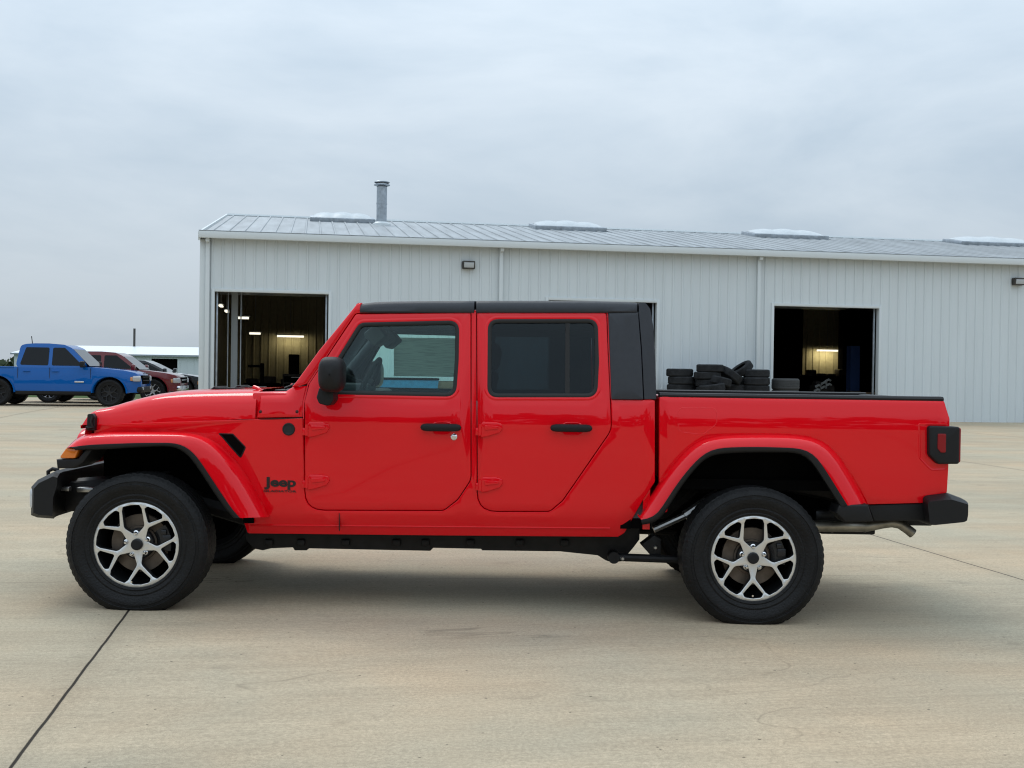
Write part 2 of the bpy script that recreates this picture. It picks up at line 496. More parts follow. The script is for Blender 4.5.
# hinges
def hinge(px, py, parents, w=25):
    def f(mb):
        x, z = LP(px+2, py); x1, _ = LP(px+w, py); y = -(HW-prof(x, z))
        o = [(x+.010, z+.030), (x+.022, z+.046), (x+(x1-x)*.78, z+.044), (x1, z+.034), (x1+.004, z+.008), (x1-.012, z-.016), (x+.05, z-.040), (x+.010, z-.046)]
        mb.prism(rnd([(a, b, .008) for a, b in o], 3), y-.015, y+.01, .006)
        mb.prism(rnd([(x+.03, z+.026, .004), (x1-.02, z+.022, .006), (x1-.02, z+.006, .006), (x+.035, z-.004, .004)], 3), y-.022, y-.010, .004)
        mb.tube([(x+.006, y-.012, z-.034), (x+.006, y-.012, z+.030)], .011, 12)
        mb.bb(x-.020, x+.006, y-.012, y+.01, z-.034, z+.010, .004)
    both('hinge', f, 'red', parents=parents)
hinge(304, 429.5, D1); hinge(304, 482, D1); hinge(477, 429.5, D2); hinge(477, 484.5, D2)

# windshield frame pillar
def f(mb):
    o = [(292, 386.5), (296.5, 381.5), (318.7, 351), (356.6, 304.3), (361, 302.5), (361, 311.8), (355.3, 312.2), (307.4, 383.6), (300, 386)]
    panel(mb, PX(o), [], yb(-.002), 0, .007, .07)
both('windshield_pillar', f, 'red')
# cowl side
zk = LP(258, 391.8)[1]; xk = LP(296, 391.8)[0]
def f(mb):
    o = [(256.8, 418), (256.8, 391.8, 1), (284, 391.2), (292, 386.8), (307, 385.6, 0), (303, 402), (302.9, 417.2)]
    panel(mb, PX(o), [], yb(-.001, fn=lambda x, z: .05*max(0, (z-(zk-.045))/.045)**2*smooth((xk-x)/.08)), .001, .005, .06, sp=.02)
both('cowl_side', f, 'red')
for px in (260.5, 297):
    def f(mb):
        x, z = LP(px, 411.8); y = -(HW-prof(x, z))
        mb.lathe([(0, -.006), (.006, -.005), (.0095, -.002), (.0105, .001)], (x, y, z), 'y', 14)
    both('cowl_bolt', f, 'blackred')

# -- hood
def hoodrow(px, pyt, pyl):
    x, zl = LP(px, pyl); hw = HW-prof(x, zl)-.0
    xt, zt = LP(px, pyt, .07); dz = zt-zl
    half = [(hw, 0), (hw-.004, .25), (hw-.012, .5), (hw-.03, .70), (hw-.065, .85), (hw-.13, .93), (hw-.24, .975), (.30, .99), (.12, 1), (0, 1.0)]
    fr_ = smooth((112-px)/26)
    pts = [(x-.05*fr_*(1-(a/hw)**2), -a, zl+b**(1-.72*fr_)*dz) for a, b in half]
    return pts+[(p[0], -p[1], p[2]) for p in pts[-2::-1]]
HT = [(80, 430), (82, 424.5), (87, 414), (94, 409), (103, 406.2), (125, 399), (147, 393.6), (169, 390.6), (205, 389.2), (255.4, 388.6)]
mb = MB(); rows = []
for px in (80.5, 82, 84.5, 88, 92, 96, 102, 110, 120, 132, 147, 165, 185, 205, 230, 250, 255.2):
    rows.append(hoodrow(px, slerp(HT, px), 424.6-(px-94)*.0368))
mb.grid(rows)
hood = mb.build('hood', 'red', truck, 50)
# dark gap strips under hood edge and behind it
def f(mb):
    r1 = []
    for px in range(92, 304, 10):
        x, z = LP(px, 424.9-(px-94)*.0345 + (.1 if px > 250 else 0)); y = -(HW-prof(x, z))
        r1.append([(x, y+.002, z+.002), (x, y+.03, z+.002), (x, y+.03, z-.02), (x, y+.002, z-.002)])
    mb.grid(r1, closed=True)
both('hood_gap', f, 'blackred', hood and truck)
# cowl top, vent and wipers
mb = MB()
xa, za = LO(257, 390, .3); xb, _ = LO(296, 386, .3)
mb.bb(xa, xb+.12, -.76, .76, za-.2, za-.012, .012); mb.build('cowl_top', 'red', truck)
mb = MB(); mb.bb(xa+.10, xb+.02, -.62, .62, za-.03, za+.004, .006); mb.build('cowl_vent', 'plastic', truck)
for yy, ln in ((-.52, .50), (.02, .50)):
    mb = MB(); mb.tube([(xa+.14, yy, za+.01), (xa+.2, yy+.02, za+.035), (xb+.05, yy+.35, za+.07)], .008, 8)
    mb.box((xb+.045, yy+.22, za+.075), (.02, .52, .022), .006, rot=(0, 0, .12)); mb.build('wiper', 'plastic', truck)
def f(mb):   # hood latch and bracket on the hood edge
    x, z = LP(257, 391)
    mb.tube([(x-.01, -.62, z-.004), (x-.03, -.60, z+.012), (x-.06, -.58, z+.02)], .012, 8)
both('washer_nozzle', f, 'red')
def f(mb):
    x0, z = LO(204, 389.6, .5); x1, _ = LO(240, 389.4, .5)
    mb.tube([(x0, -.30, z-.01), (x0+.03, -.30, z+.012), (x0+.10, -.30, z+.014), (x0+.12, -.30, z+.004), (x1, -.30, z+.004)], .008, 8)
    mb.box((x0+.13, -.33, z+.006), (.16, .10, .012), .004)
both('hood_vent', f, 'plastic')
def f(mb):   # rubber hood latch at the front corner
    x, z = LP(92, 422); y = -(HW-prof(x, z))
    mb.prism(rnd([(x-.022, z-.05, .006), (x+.028, z-.05, .006), (x+.030, z+.03, .01), (x+.012, z+.052, .01), (x-.018, z+.048, .01)], 3), y-.030, y+.03, .006)
    mb.tube([(x-.012, y-.036, z-.036), (x+.018, y-.038, z-.03), (x+.008, y-.038, z+.005), (x+.016, y-.034, z+.034)], .007, 8)
    mb.box((x, y-.034, z-.03), (.05, .012, .014), .004)
both('hood_latch', f, 'plastic')

# -- grille
xg, zg1 = LO(83, 431, .40); _, zg0 = LO(83, 464, .40)
mb = MB()
mb.prism(rnd([(-.60, zg0), (.60, zg0), (.60, zg1-.03, .08), (.5, zg1+.015, .1), (0, zg1+.03, .3), (-.5, zg1+.015, .1), (-.60, zg1-.03, .08)], 5), xg-.025, xg+.06, .02)
for v in mb.bm.verts: v.co.x, v.co.y = v.co.y, v.co.x
grille = mb.build('grille', 'red', truck)
for k in range(7):
    mb = MB(); yy = (k-3)*.083
    mb.box((xg-.022, yy, (zg0+zg1)/2+.03), (.012, .048, .24), .005); mb.build('grille_slot', 'dark', grille)
def f(mb):
    mb.lathe([(0, -.035), (.05, -.034), (.08, -.025), (.088, -.01), (.09, .0)], (xg-.02, -.43, zg1-.13), 'x', 28)
both('headlight', f, 'clearlens')

# -- fender flares
def flare(outer, inner, name, lipw, tail=None):
    n = 40
    def resamp(pl, n):
        d = [0]
        for a, b in zip(pl, pl[1:]): d.append(d[-1]+math.dist(a, b))
        return [tuple(lerp(list(zip(d, [p[k] for p in pl])), d[-1]*i/(n-1)) for k in (0, 1)) for i in range(n)]
    Oo, Ii = resamp(outer, n), resamp(inner, n)
    def sm(pl):
        for _ in range(3): pl = [pl[0]]+[tuple((pl[i-1][k]+2*pl[i][k]+pl[i+1][k])/4 for k in (0, 1)) for i in range(1, len(pl)-1)]+[pl[-1]]
        return pl
    Oo, Ii = sm(Oo), sm(Ii)
    sec = [(0, None), (.06, .125), (.16, .07), (.27, .036), (.36, .022), (.6, .010), (.9, .002), (1, .0)]
    def f(mb):
        rows = []
        for (ox, oy), (ix, iy) in zip(Oo, Ii):
            r = []
            for t, of in sec:
                px, py = ox+(ix-ox)*t, oy+(iy-oy)*t
                if of is None:
                    x, z = LP(px, py, .01); r.append((x, -(HW-prof(x, z)-.012), z))
                else:
                    x, z = LO(px, py, of); r.append((x, -(HW-of), z))
            rows.append(r)
        mb.grid(rows)
        for r in (rows[0], rows[-1]):   # close the ends
            b = [(p[0], -(HW-.17), p[2]) for p in r]
            mb.grid([r, b])
    fl = both(name, f, 'red', ang=60)
    def f(mb):
        rows = []
        for i, ((ox, oy), (ix, iy)) in enumerate(zip(Oo, Ii)):
            dx, dy = ix-ox, iy-oy; q = math.hypot(dx, dy); a, b = dx/q, dy/q
            lw = lerp(lipw, i/(n-1)); r = []
            for t, of in ((-.3, .012), (0, -.006), (lw*.5, -.008), (lw, -.004), (lw+1.2, .012), (lw+.6, .06), (lw-1, .52)):
                x, z = LO(ix+a*t, iy+b*t, of); r.append((x, -(HW-of), z))
            rows.append(r)
        mb.grid([r[:6] for r in rows]); mb.grid([r[5:] for r in rows], 1)
    both('wheel_arch_lip', f, ['plastic', 'dark'], parents=fl, ang=60)
    return fl
FF = flare([(66.5, 448), (72, 441), (79, 435), (94, 432.4), (135, 431.6), (175, 431.5), (197, 433), (210, 437.2), (222, 445), (237.5, 461), (250, 480), (260, 498), (269.6, 517)],
      [(68, 447.6), (75, 446.5), (83, 445.5), (94, 444.6), (135, 443), (175, 442.8), (185, 445.6), (195, 454), (206, 470), (217, 487), (228, 503.5), (234, 512), (240, 518)], 'fender_flare', [(0, 3), (.2, 4), (1, 5)])
RF = flare([(640, 515.5), (648, 500), (659, 482), (675, 461), (691, 444.4), (698, 439), (706, 436), (730, 434), (766, 433.4), (795, 434), (813, 436), (826, 441.5), (837.5, 452), (850, 471), (858, 485), (867.5, 504)],
      [(641, 519.8), (655, 518.4), (664, 504), (679, 481), (692, 465), (703, 454), (709, 450), (716, 448), (740, 447), (766, 447), (801, 448.2), (810, 450.6), (816.5, 456), (828, 474), (838, 490), (847.5, 505.5)], 'fender_flare', [(0, 4), (.15, 6), (1, 6.5)])
def f(mb):
    o = [LO(px, py, .0) for px, py in ((839, 504.8), (868.5, 504.6), (874, 521.6), (845, 522.4), (836, 513))]
    mb.prism(o, -(HW+.002), -(HW-.17), .012)
both('mud_guard', f, 'plastic', parents=RF)
# turn marker and bracket in front of the flare
def f(mb):
    o = [LO(px, py, .04) for px, py in ((59, 458.3), (66.8, 447.6), (79.5, 448.6), (75.6, 458.2))]
    mb.prism(rnd([(a, b, .012) for a, b in o], 3), -(HW-.03), -(HW-.30), .012)
both('turn_signal', f, 'amber')
def f(mb):
    o = [LO(px, py, .05) for px, py in ((57, 459.2), (79, 458.4), (88, 447), (93, 450), (84, 463), (75, 468.2), (58, 468.4))]
    mb.prism(o, -(HW-.035), -(HW-.32), .01)
both('fender_bracket', f, 'plastic')

# -- fender vent, badge, lettering
def f(mb):
    o = PX([(217.5, 433, 1), (233, 433.4, 3), (246.3, 447.2, 3), (240.8, 459, 2), (230, 447), (223, 438.6)], 0, 4)
    panel(mb, o, [off2(o, .009)], yb(-.003), 0, .004, .02, sp=0)
    v, fs = fill([off2(o, .008)], 0); mb.add([(p.x, -(HW-prof(p.x, p.y)+.0015), p.y) for p in v], fs, 1)
both('fender_vent', f, ['plastic', 'dark'])
def f(mb):
    x, z = LP(288.7, 429.2); y = -(HW-prof(x, z))
    mb.lathe([(0, -.004), (.024, -.004), (.026, -.006), (.033, -.006), (.036, -.003), (.037, .001)], (x, y, z), 'y', 36)
RB = both('round_badge', f, 'darkbadge')
def f(mb):
    x, z = LP(288.7, 429.2); y = -(HW-prof(x, z))
    mb.lathe([(.028, -.0055), (.0295, -.0075), (.034, -.0075), (.0365, -.004), (.0365, .001)], (x, y, z), 'y', 36)
both('badge_ring', f, 'alloy_dark', parents=RB)
def text_mesh(s, size, loc, name, mt, parent, width=None, bold=0, ext=.001, mirror=False):
    c = bpy.data.curves.new(name, 'FONT'); c.body = s; c.size = size; c.offset = bold; c.extrude = ext; c.resolution_u = 4
    o = bpy.data.objects.new(name, c); col.objects.link(o)
    bpy.context.view_layer.update()
    me = bpy.data.meshes.new_from_object(o.evaluated_get(bpy.context.evaluated_depsgraph_get()))
    bpy.data.objects.remove(o)
    xs = [v.co.x for v in me.vertices]; w = max(xs)-min(xs); x0 = min(xs); k = (width/w) if width else 1
    for v in me.vertices:
        x, y, z = v.co; x = (x-x0)*k
        v.co = (x, -z, y) if not mirror else ((width or w)-x, z, y)
    me.materials.clear(); me.materials.append(MT[mt])
    o = bpy.data.objects.new(name, me); col.objects.link(o); o.parent = parent; o.location = loc
    return o
x0, z0 = LP(264.3, 487); x1, _ = LP(296, 487); yy = -(HW-min(prof(x0, z0), prof(x1, z0))+.0015)
text_mesh('Jeep', .074, (x0, yy, z0+.006), 'lettering', 'letters', truck, x1-x0, bold=.0028)
text_mesh('Jeep', .088, (x0, -yy, z0+.006), 'lettering', 'letters', truck, x1-x0, bold=.0028, mirror=True)
x0, z0 = LP(263.6, 491.6); x1, _ = LP(296.5, 491.6)
text_mesh('GLADIATOR', .016, (x0, yy, z0-.001), 'lettering', 'letters', truck, x1-x0, bold=.0003)
text_mesh('GLADIATOR', .016, (x0, -yy, z0-.001), 'lettering', 'letters', truck, x1-x0, bold=.0003, mirror=True)

# -- mirrors
def f(mb):
    cx, cz = LO(333, 374.5, .0); w, h = .072, .10
    rows = []
    for k, (s_, dy) in enumerate(((.05, -.075), (.5, -.07), (.8, -.055), (.95, -.03), (1, 0), (1, .05), (.97, .10), (.9, .13), (.5, .14), (.04, .142))):
        rows.append([(cx+w*s_*math.copysign(abs(math.cos(a))**.62, math.cos(a))*(1 if math.cos(a) > 0 else 1.02), -(HW+.06)+dy, cz+h*s_*math.copysign(abs(math.sin(a))**.62, math.sin(a))) for a in [2*PI*i/32 for i in range(32)]])
    mb.grid(rows, closed=True)
    bx, bz = LO(327, 398, .08)
    mb.prism(rnd([(bx-.045, bz+.005, .02), (bx-.03, bz-.03, .02), (bx+.03, bz-.045, .03), (bx+.052, bz-.01, .02), (bx+.05, bz+.06, .01), (bx-.03, bz+.06, .01)], 4), -(HW+.02), -(HW-.17), .014)
def fm(mb):
    cx, cz = LO(346.5, 375, .0)
    mb.box((cx-.010, -(HW+.03), cz), (.012, .15, .15), .004)
MR = both('side_mirror', f, 'plastic', parents=D1, ang=50)
# -- roof
def roofrow(px, drop=0, inset=0, zlow=312.2):
    x, zl = LP(px, zlow, -.012); _, zt = LP(px, slerp([(358, 304.2), (364, 302.6), (380, 301.4), (430, 300.6), (560, 300.4), (610, 301), (640, 302.4)], px), .0)
    hw = HW-prof(x, zl)+.012-inset
    d = zt-zl
    pts = [(x, -(hw-.02), zl-.004), (x, -(hw-.004), zl-.002), (x, -hw, zl+.006), (x, -(hw-.006), zl+.45*d), (x, -(hw-.014), zl+.75*d), (x, -(hw-.03), zl+.94*d), (x, -(hw-.06), zt), (x, -.4, zt+.012), (x, 0, zt+.016)]
    return pts+[(p[0], -p[1], p[2]) for p in pts[-2::-1]]
def roofpiece(a, b):
    mb = MB(); st = [a, a+.4, a+1.5]+[a+(b-a)*k/8 for k in range(1, 8)]+[b-1.5, b-.4, b]
    rows = [roofrow(px, inset=(.012 if px in (a, b) else .004 if px in (a+.4, b-.4) else 0)) for px in st]
    mb.grid(rows); mb.add(rows[0], [tuple(range(len(rows[0])))]); mb.add(rows[-1], [tuple(range(len(rows[0])))])
    return mb.build('roof_panel', 'hardtop', truck, 40)
roofpiece(359.5, 474.3); roofpiece(475.8, 637.6)
def f(mb):
    o = [(608.2, 313.2, 1), (638, 312.6, 1), (641, 350), (643.2, 399.6, 1), (611.2, 399.4, 1), (609.6, 350)]
    panel(mb, PX(o), [], yb(-.010), 0, .004, .05)
both('hardtop_side', f, 'hardtop')
mb = MB()
o = [LP(*p) for p in rnd([(638.8, 302.6, 1), (645, 302.6, 3), (650, 309, 5), (653, 326, 4), (655, 356, 0), (656.4, 399.4, 1), (644, 399.6, 1), (641.8, 350), (638.8, 313)], 4)]
mb.prism(o, -(HW-.222), HW-.222, .028, yf=lambda x, z: 1+(.16-(prof(x, z)-.08)*1.0)*.9/.72*.9)
for v in mb.bm.verts:
    s_ = 1 if v.co.y > 0 else -1
    if abs(v.co.y) > .5: v.co.y = s_*min(abs(v.co.y), HW-prof(v.co.x, v.co.z)+.010)
ht = mb.build('hardtop_rear', 'hardtop', truck, 40)
mb = MB(); xr, zr0 = LP(655.5, 385); _, zr1 = LP(652, 325)
mb.box((xr+.006, 0, (zr0+zr1)/2), (.012, 1.05, zr1-zr0), .004, rot=(0, -.06, 0)); mb.build('rear_window', 'glass_dark', ht)
# cab rear wall below hardtop, floor and firewall (dark, close the cab)
xc0, _ = LP(256, 450); xc1, _ = LP(653, 450)
mb = MB(); mb.bb(xc1-.05, xc1-.01, -.775, .775, .50, 1.27); mb.build('cab_rear_wall', 'red', truck)
mb = MB(); mb.bb(xc0, xc1, -.74, .74, .50, .56); mb.bb(xc0+.05, xc0+.12, -.70, .70, .5, 1.2); mb.build('cab_floor', 'dark', truck)
def f(mb):   # inner door trims, from sill to belt
    a, _ = LP(262, 450); b, _ = LP(648, 450)
    _, zb = LP(480, 397); 
    mb.bb(a, b, -(HW-.20), -(HW-.26), .54, zb-.02, .01)
both('door_trim', f, 'trimgrey')
# A/B pillars' inner faces and sport bar, headliner
def f(mb):
    p = [LP(px, py, .06) for px, py in ((300, 392), (356, 316))]
    mb.tube([(p[0][0], -(HW-.30), p[0][1]), (p[1][0]+.02, -(HW-.31), p[1][1]-.03), (LP(470, 318)[0], -(HW-.31), p[1][1]-.035), (LP(645, 318)[0], -(HW-.31), p[1][1]-.035)], .036, 12)
    for px in (473.5, 626):
        x, z = LP(px, 320); mb.tube([(x, -(HW-.31), z-.02), (x, -(HW-.25), 1.28), (x, -(HW-.24), .6)], .04, 12)
both('sport_bar', f, 'trimgrey')
mb = MB(); xa_, za_ = LP(362, 311); xb_, _ = LP(640, 311); mb.bb(xa_, xb_, -.68, .68, za_-.012, za_+.02, .005); mb.build('headliner', 'headliner', truck)
# windshield
p0 = LP(299, 383.5, .04); p1 = LP(358.5, 308, .04)
mb = MB()
yA, yB = .715, .66
for (dx) in (0, .006): mb.add([(p0[0]+dx, -yA, p0[1]), (p0[0]+dx, yA, p0[1]), (p1[0]+dx, yB, p1[1]), (p1[0]+dx, -yB, p1[1])], [(0, 1, 2, 3)])
mb.build('windshield', 'glass_ws', truck)
mb = MB(); mb.tube([(p1[0]+.01, -.68, p1[1]+.005), (p1[0]+.01, .68, p1[1]+.005)], .025, 8); mb.build('windshield_header', 'red', truck)
mb = MB(); d_ = Vector((p0[0]-p1[0], 0, p0[1]-p1[1])).normalized(); pm = Vector((p1[0]+.10, 0, p1[1]-.06))
mb.box(pm, (.03, .24, .07), .01, rot=(0, .2, 0)); mb.build('rear_view_mirror', 'plastic', truck)
for s_ in (-1, 1):
    mb = MB(); x, z = LP(370, 330, .2); mb.box((x+.03, s_*.36, z-.03), (.10, .36, .10), .015, rot=(0, -.7, 0)); mb.build('sun_visor', 'trimgrey', truck)
# dashboard, steering wheel, seats
mb = MB(); x, z = LP(330, 390); mb.bb(x-.20, x+.22, -.70, .70, .85, z-.005, .04); mb.box((x+.10, -.36, z+.005), (.20, .34, .07), .03); mb.build('dashboard', 'trimgrey', truck)
mb = MB(); x, z = LP(367, 384, .45); ax = Vector((-.9, 0, .42)).normalized(); c = Vector((x, -.36, z-.02))
e1 = Vector((0, 1, 0)); e2 = ax.cross(e1)
ringp = [c+(e1*math.cos(a)+e2*math.sin(a))*.19 for a in [2*PI*k/32 for k in range(32)]]
mb.tube(ringp, .016, 10, closed=True)
for a in (0, PI, -PI/2 if e2.z > 0 else PI/2): mb.tube([c, c+(e1*math.cos(a)+e2*math.sin(a))*.185], .018, 8)
mb.tube([c, c-ax*-.25], .03, 8)
mb.tube([c+ax*.02, c-ax*.03], .06, 16); mb.build('steering_wheel', 'cloth', truck)
def seat(px, y, w):
    x, _ = LP(px, 400, .3); mb = MB()
    mb.box((x-.26, y, .86), (.52, w, .16), .05, rot=(0, -.08, 0)); 
    mb.box((x+.04, y, 1.14), (.14, w*.92, .58), .05, rot=(0, .22, 0)); 
    st = mb.build('seat', 'cloth', truck, 60)
    mb = MB(); mb.box((x+.125, y, 1.50), (.10, .26, .17), .04, rot=(0, .15, 0))
    for q in (-.06, .06): mb.tube([(x+.10, y+q, 1.38), (x+.115, y+q, 1.46)], .007, 8)
    mb.build('headrest', 'cloth', st, 60)
seat(470, -.36, .5); seat(470, .36, .5); seat(606, -.42, .55); seat(606, .42, .55)
mb = MB(); x, _ = LP(470, 400, .3); mb.bb(x-.6, x-.05, -.09, .09, .6, 1.02, .03); mb.build('centre_console', 'trimgrey', truck)
# price sheet inside the far front window: it is stuck there, a thing of its own
mb = MB(); xs0, zs1 = Q(394, 337.5, YC+.70); xs1, zs0 = Q(456.5, 377, YC+.70)
lean = .175
for dd in (0, .001): mb.add([(xs0, lean*0+dd, zs0), (xs1, dd, zs0), (xs1, -lean*(zs1-zs0)+dd, zs1), (xs0, -lean*(zs1-zs0)+dd, zs1)], [(0, 1, 2, 3)])
sheet_ = mb.build('window_sticker', 'paper'); sheet_.location = (0, YC+HW-prof(0, zs0)-.030, 0)
tag(sheet_, 'large printed paper sheet stuck inside the far front window of the red pickup', 'sticker')

# -- bed
BED = [(659.3, 396.8, 2), (944.5, 401, 2), (946.5, 408), (950, 419, 2), (949.3, 440), (948.8, 467), (947.3, 492, 4), (941, 502.6, 4), (868, 504.6), (852, 476), (834, 452), (812, 440), (706, 441), (690, 452), (670, 474), (659.3, 488, 0)]
def yext(x, z): return -(HW-prof(x, z))
def f(mb): panel(mb, PX(BED), [], yb(), 0, .006, .05, sp=.0517)
BS = both('bed_side', f, 'red')
def f(mb):
    o = PX([(677.8, 407.6, 7), (716.6, 407.6, 7), (716.8, 424, 7), (703, 434.6, 8), (678, 432, 8)], 0, 5)
    rows = [[(x, yext(x, z)+dy, z) for x, z in off2(o, d)] for d, dy in ((-.0022, .0004), (0, -.0012), (.0022, .0002))]
    mb.grid(rows, closed=True)
mb = MB(); f(mb); mb.build('fuel_door', 'red', BS[0])
def f(mb):
    a = LP(660, 396.8); b = LP(944, 400.8); n = 24; rows = []
    for i in range(n+1):
        t = i/n; x = a[0]+(b[0]-a[0])*t; z = a[1]+(b[1]-a[1])*t; y = yext(x, z)
        rows.append([(x, y+.004, z-.002), (x, y+.001, z+.010), (x, y+.012, z+.022), (x, y+.06, z+.024), (x, y+.085, z+.018), (x, y+.09, z-.03)])
    mb.grid(rows)
    mb.add(rows[0], [tuple(range(6))]); mb.add(rows[-1], [tuple(range(6))])
both('bed_rail', f, 'plastic')
xb0, zb0 = LP(661, 397); xb1, zb1 = LP(944, 401)
def f(mb): mb.bb(xb0, xb1-.01, -.70, -.66, .80, zb0-.01)
both('bed_inner_wall', f, 'dark')
mb = MB(); mb.bb(xb0, xb1, -.78, .78, .74, .80); mb.build('bed_floor', 'dark', truck)
mb = MB(); mb.bb(xb0, xb0+.05, -.775, .775, .6, zb0+.008, .01); mb.build('bed_front_wall', 'red', truck)
mb = MB(); mb.bb(xb1-.055, xb1+.012, -.70, .70, .70, zb1-.012, .012); tg = mb.build('tailgate', 'red', truck)
mb = MB(); mb.bb(xb1-.058, xb1+.016, -.70, .70, zb1-.012, zb1+.012, .006); mb.build('tailgate_cap', 'plastic', tg)
mb = MB(); mb.bb(xb1+.010, xb1+.03, -.12, .12, zb1-.16, zb1-.10, .008); mb.build('tailgate_handle', 'plastic', tg)
# tail lamps
xl0, zl1 = LO(928, 425.6, .12); xl1, zl0 = LO(959.5, 464.3, .12)
def f(mb):
    mb.prism(rnd([(xl0, zl1, .02), (xl1-.005, zl1-.004, .015), (xl1-.005, zl0+.002, .015), (xl0+.06, zl0, .02), (xl0+.006, zl0+.05, .03)], 5), -(HW-.105), -(HW-.31), .012)
TL = both('tail_lamp', f, 'plastic')
def f(mb):
    mb.prism(rnd([(xl1-.02, zl1-.006, .012), (xl1+.004, zl1-.012, .012), (xl1+.004, zl0+.012, .012), (xl1-.02, zl0+.006, .012)], 4), -(HW-.112), -(HW-.30), .008)
both('lamp_lens', f, 'redlens', parents=TL)
def f(mb):
    xm, zm = LO(941, 443.4, .105)
    mb.prism(rnd([(xm-.020, zm+.056, .008), (xm+.028, zm+.056, .008), (xm+.028, zm-.052, .008), (xm, zm-.054, .012), (xm-.020, zm-.03, .012)], 4), -(HW-.100), -(HW-.13), .004)
both('side_marker', f, 'redlens', parents=TL)
def f(mb):   # recess frame around the lamp
    o = [LP(*p) for p in rnd([(918.5, 423.6, 2), (947, 424, 1), (946, 469.6, 1), (931, 470.6, 8), (919, 458, 6)], 4)]
    rows = [[(x, yext(x, z)+dy, z) for x, z in off2(o, d)] for d, dy in ((-.003, .001), (0, -.003), (.004, -.0025), (.012, .001))]
    mb.grid(rows, closed=True)
both('lamp_recess', f, 'red')
# lower rear trim and bumper
def f(mb):
    o = [LP(*p) for p in ((868.5, 505.2), (932, 503), (930, 520.6), (874.5, 521.6))]
    mb.prism(o, -(HW-.165), -(HW-.30), .008)
both('rear_valance', f, 'plastic')
xq0, zq1 = LO(925.5, 496.2, .10); xq1, zq0 = LO(972, 523.6, .10)
mb = MB()
pr_ = rnd([(xq0, zq1, .03), (xq0+.14, zq1+.02, .02), (xq1-.02, zq1-.02, .05), (xq1, zq1-.08, .03), (xq1-.05, zq0+.01, .04), (xq0+.02, zq0-.02, .03)], 4)
ns = 34; rows = []
for k in range(ns+1):
    t = -1+2*k/ns; yy = (HW-.07)*t; e_ = max(0, (abs(t)-.80)/.20)
    cut = .035*e_**2.2
    rows.append([(min(x, xq1-cut), yy, zq0+.02+(z-zq0-.02)*(1-.22*e_**4)) for x, z in pr_])
mb.grid(rows, closed=True); mb.add(rows[0], [tuple(range(len(pr_)))]); mb.add(rows[-1], [tuple(range(len(pr_)))])
mb.build('rear_bumper', 'plastic', truck, 40)
# front bumper
mb = MB(); rows = []
fb = [LO(px, py, .18) for px, py in ((34, 487), (40, 480.5), (57, 472.2), (62, 474), (62, 482), (57, 498), (56.4, 519), (40, 517.8), (33.6, 515.4))]
for k in range(33):
    t = -1+2*k/32; yy = .80*t; e_ = max(0, (abs(t)-.72)/.28)
    k_ = 1-.16*max(0, (abs(t)-.93)/.07)**2; mx_, mz_ = sum(p[0] for p in fb)/9, sum(p[1] for p in fb)/9
    rows.append([(mx_+(x-mx_)*k_-.05*(1-e_**2), yy, mz_+(z-mz_)*k_) for x, z in fb])
mb.grid(rows, closed=True); mb.add(rows[0], [tuple(range(len(fb)))]); mb.add(rows[-1], [tuple(range(len(fb)))])
fbo = mb.build('front_bumper', 'plastic', truck, 30)
def f(mb):
    x, z = LO(33.5, 498, .20); mb.box((x+.012, -.70, z), (.06, .14, .125), .022)
both('fog_lamp', f, 'clearlens', parents=(fbo, fbo))
def f(mb):
    pts = [LO(px, py, .45) for px, py in ((46, 480), (45.5, 472), (50, 469.4), (56, 470.6))]
    mb.tube([(p[0], -.45, p[1]) for p in pts], .012, 10)
both('tow_hook', f, 'plastic', parents=(fbo, fbo))
def f(mb):
    a = LO(60, 484, .5); b = LO(96, 488, .5)
    mb.bb(a[0], b[0], -.50, -.40, a[1]-.16, a[1]+.02, .01)
    mb.box((b[0]-.02, -.55, a[1]-.02), (.1, .05, .03), .008, mi=1); mb.box((a[0]+.09, -.57, a[1]-.015), (.05, .05, .025), .006, mi=1)
both('bumper_bracket', f, ['chassis', 'steel'])

# -- inner wheel wells
for (c0, c1, zt) in ((104, 250, 446), (655, 850, 450)):
    def f(mb):
        a = LO(c0, zt, .5); b = LO(c1, zt, .5)
        mb.bb(a[0]+(.1 if c0 < 100 else 0), b[0], -(HW-.50), -(HW-.52), .50, a[1]+.05)
        mb.bb(a[0], b[0], -(HW-(.32 if c0 < 200 else .19)), -(HW-.51), a[1]+.03, a[1]+.05)
    both('wheel_well', f, 'dark')
# bulkheads
for pq, w0 in ((250, 0), (635, .04)):
    def f(mb):
        x, _ = LP(pq, 500); mb.bb(x-.04-w0, x+.02-w0, -(HW-.18), -(HW-.5), .50, 1.0)
    both('inner_panel', f, 'dark')
mb = MB(); a, _ = LP(100, 440); b, _ = LP(250, 440); mb.bb(a, b, -.42, .42, .62, 1.0, .03); mb.build('engine', 'chassis', truck)

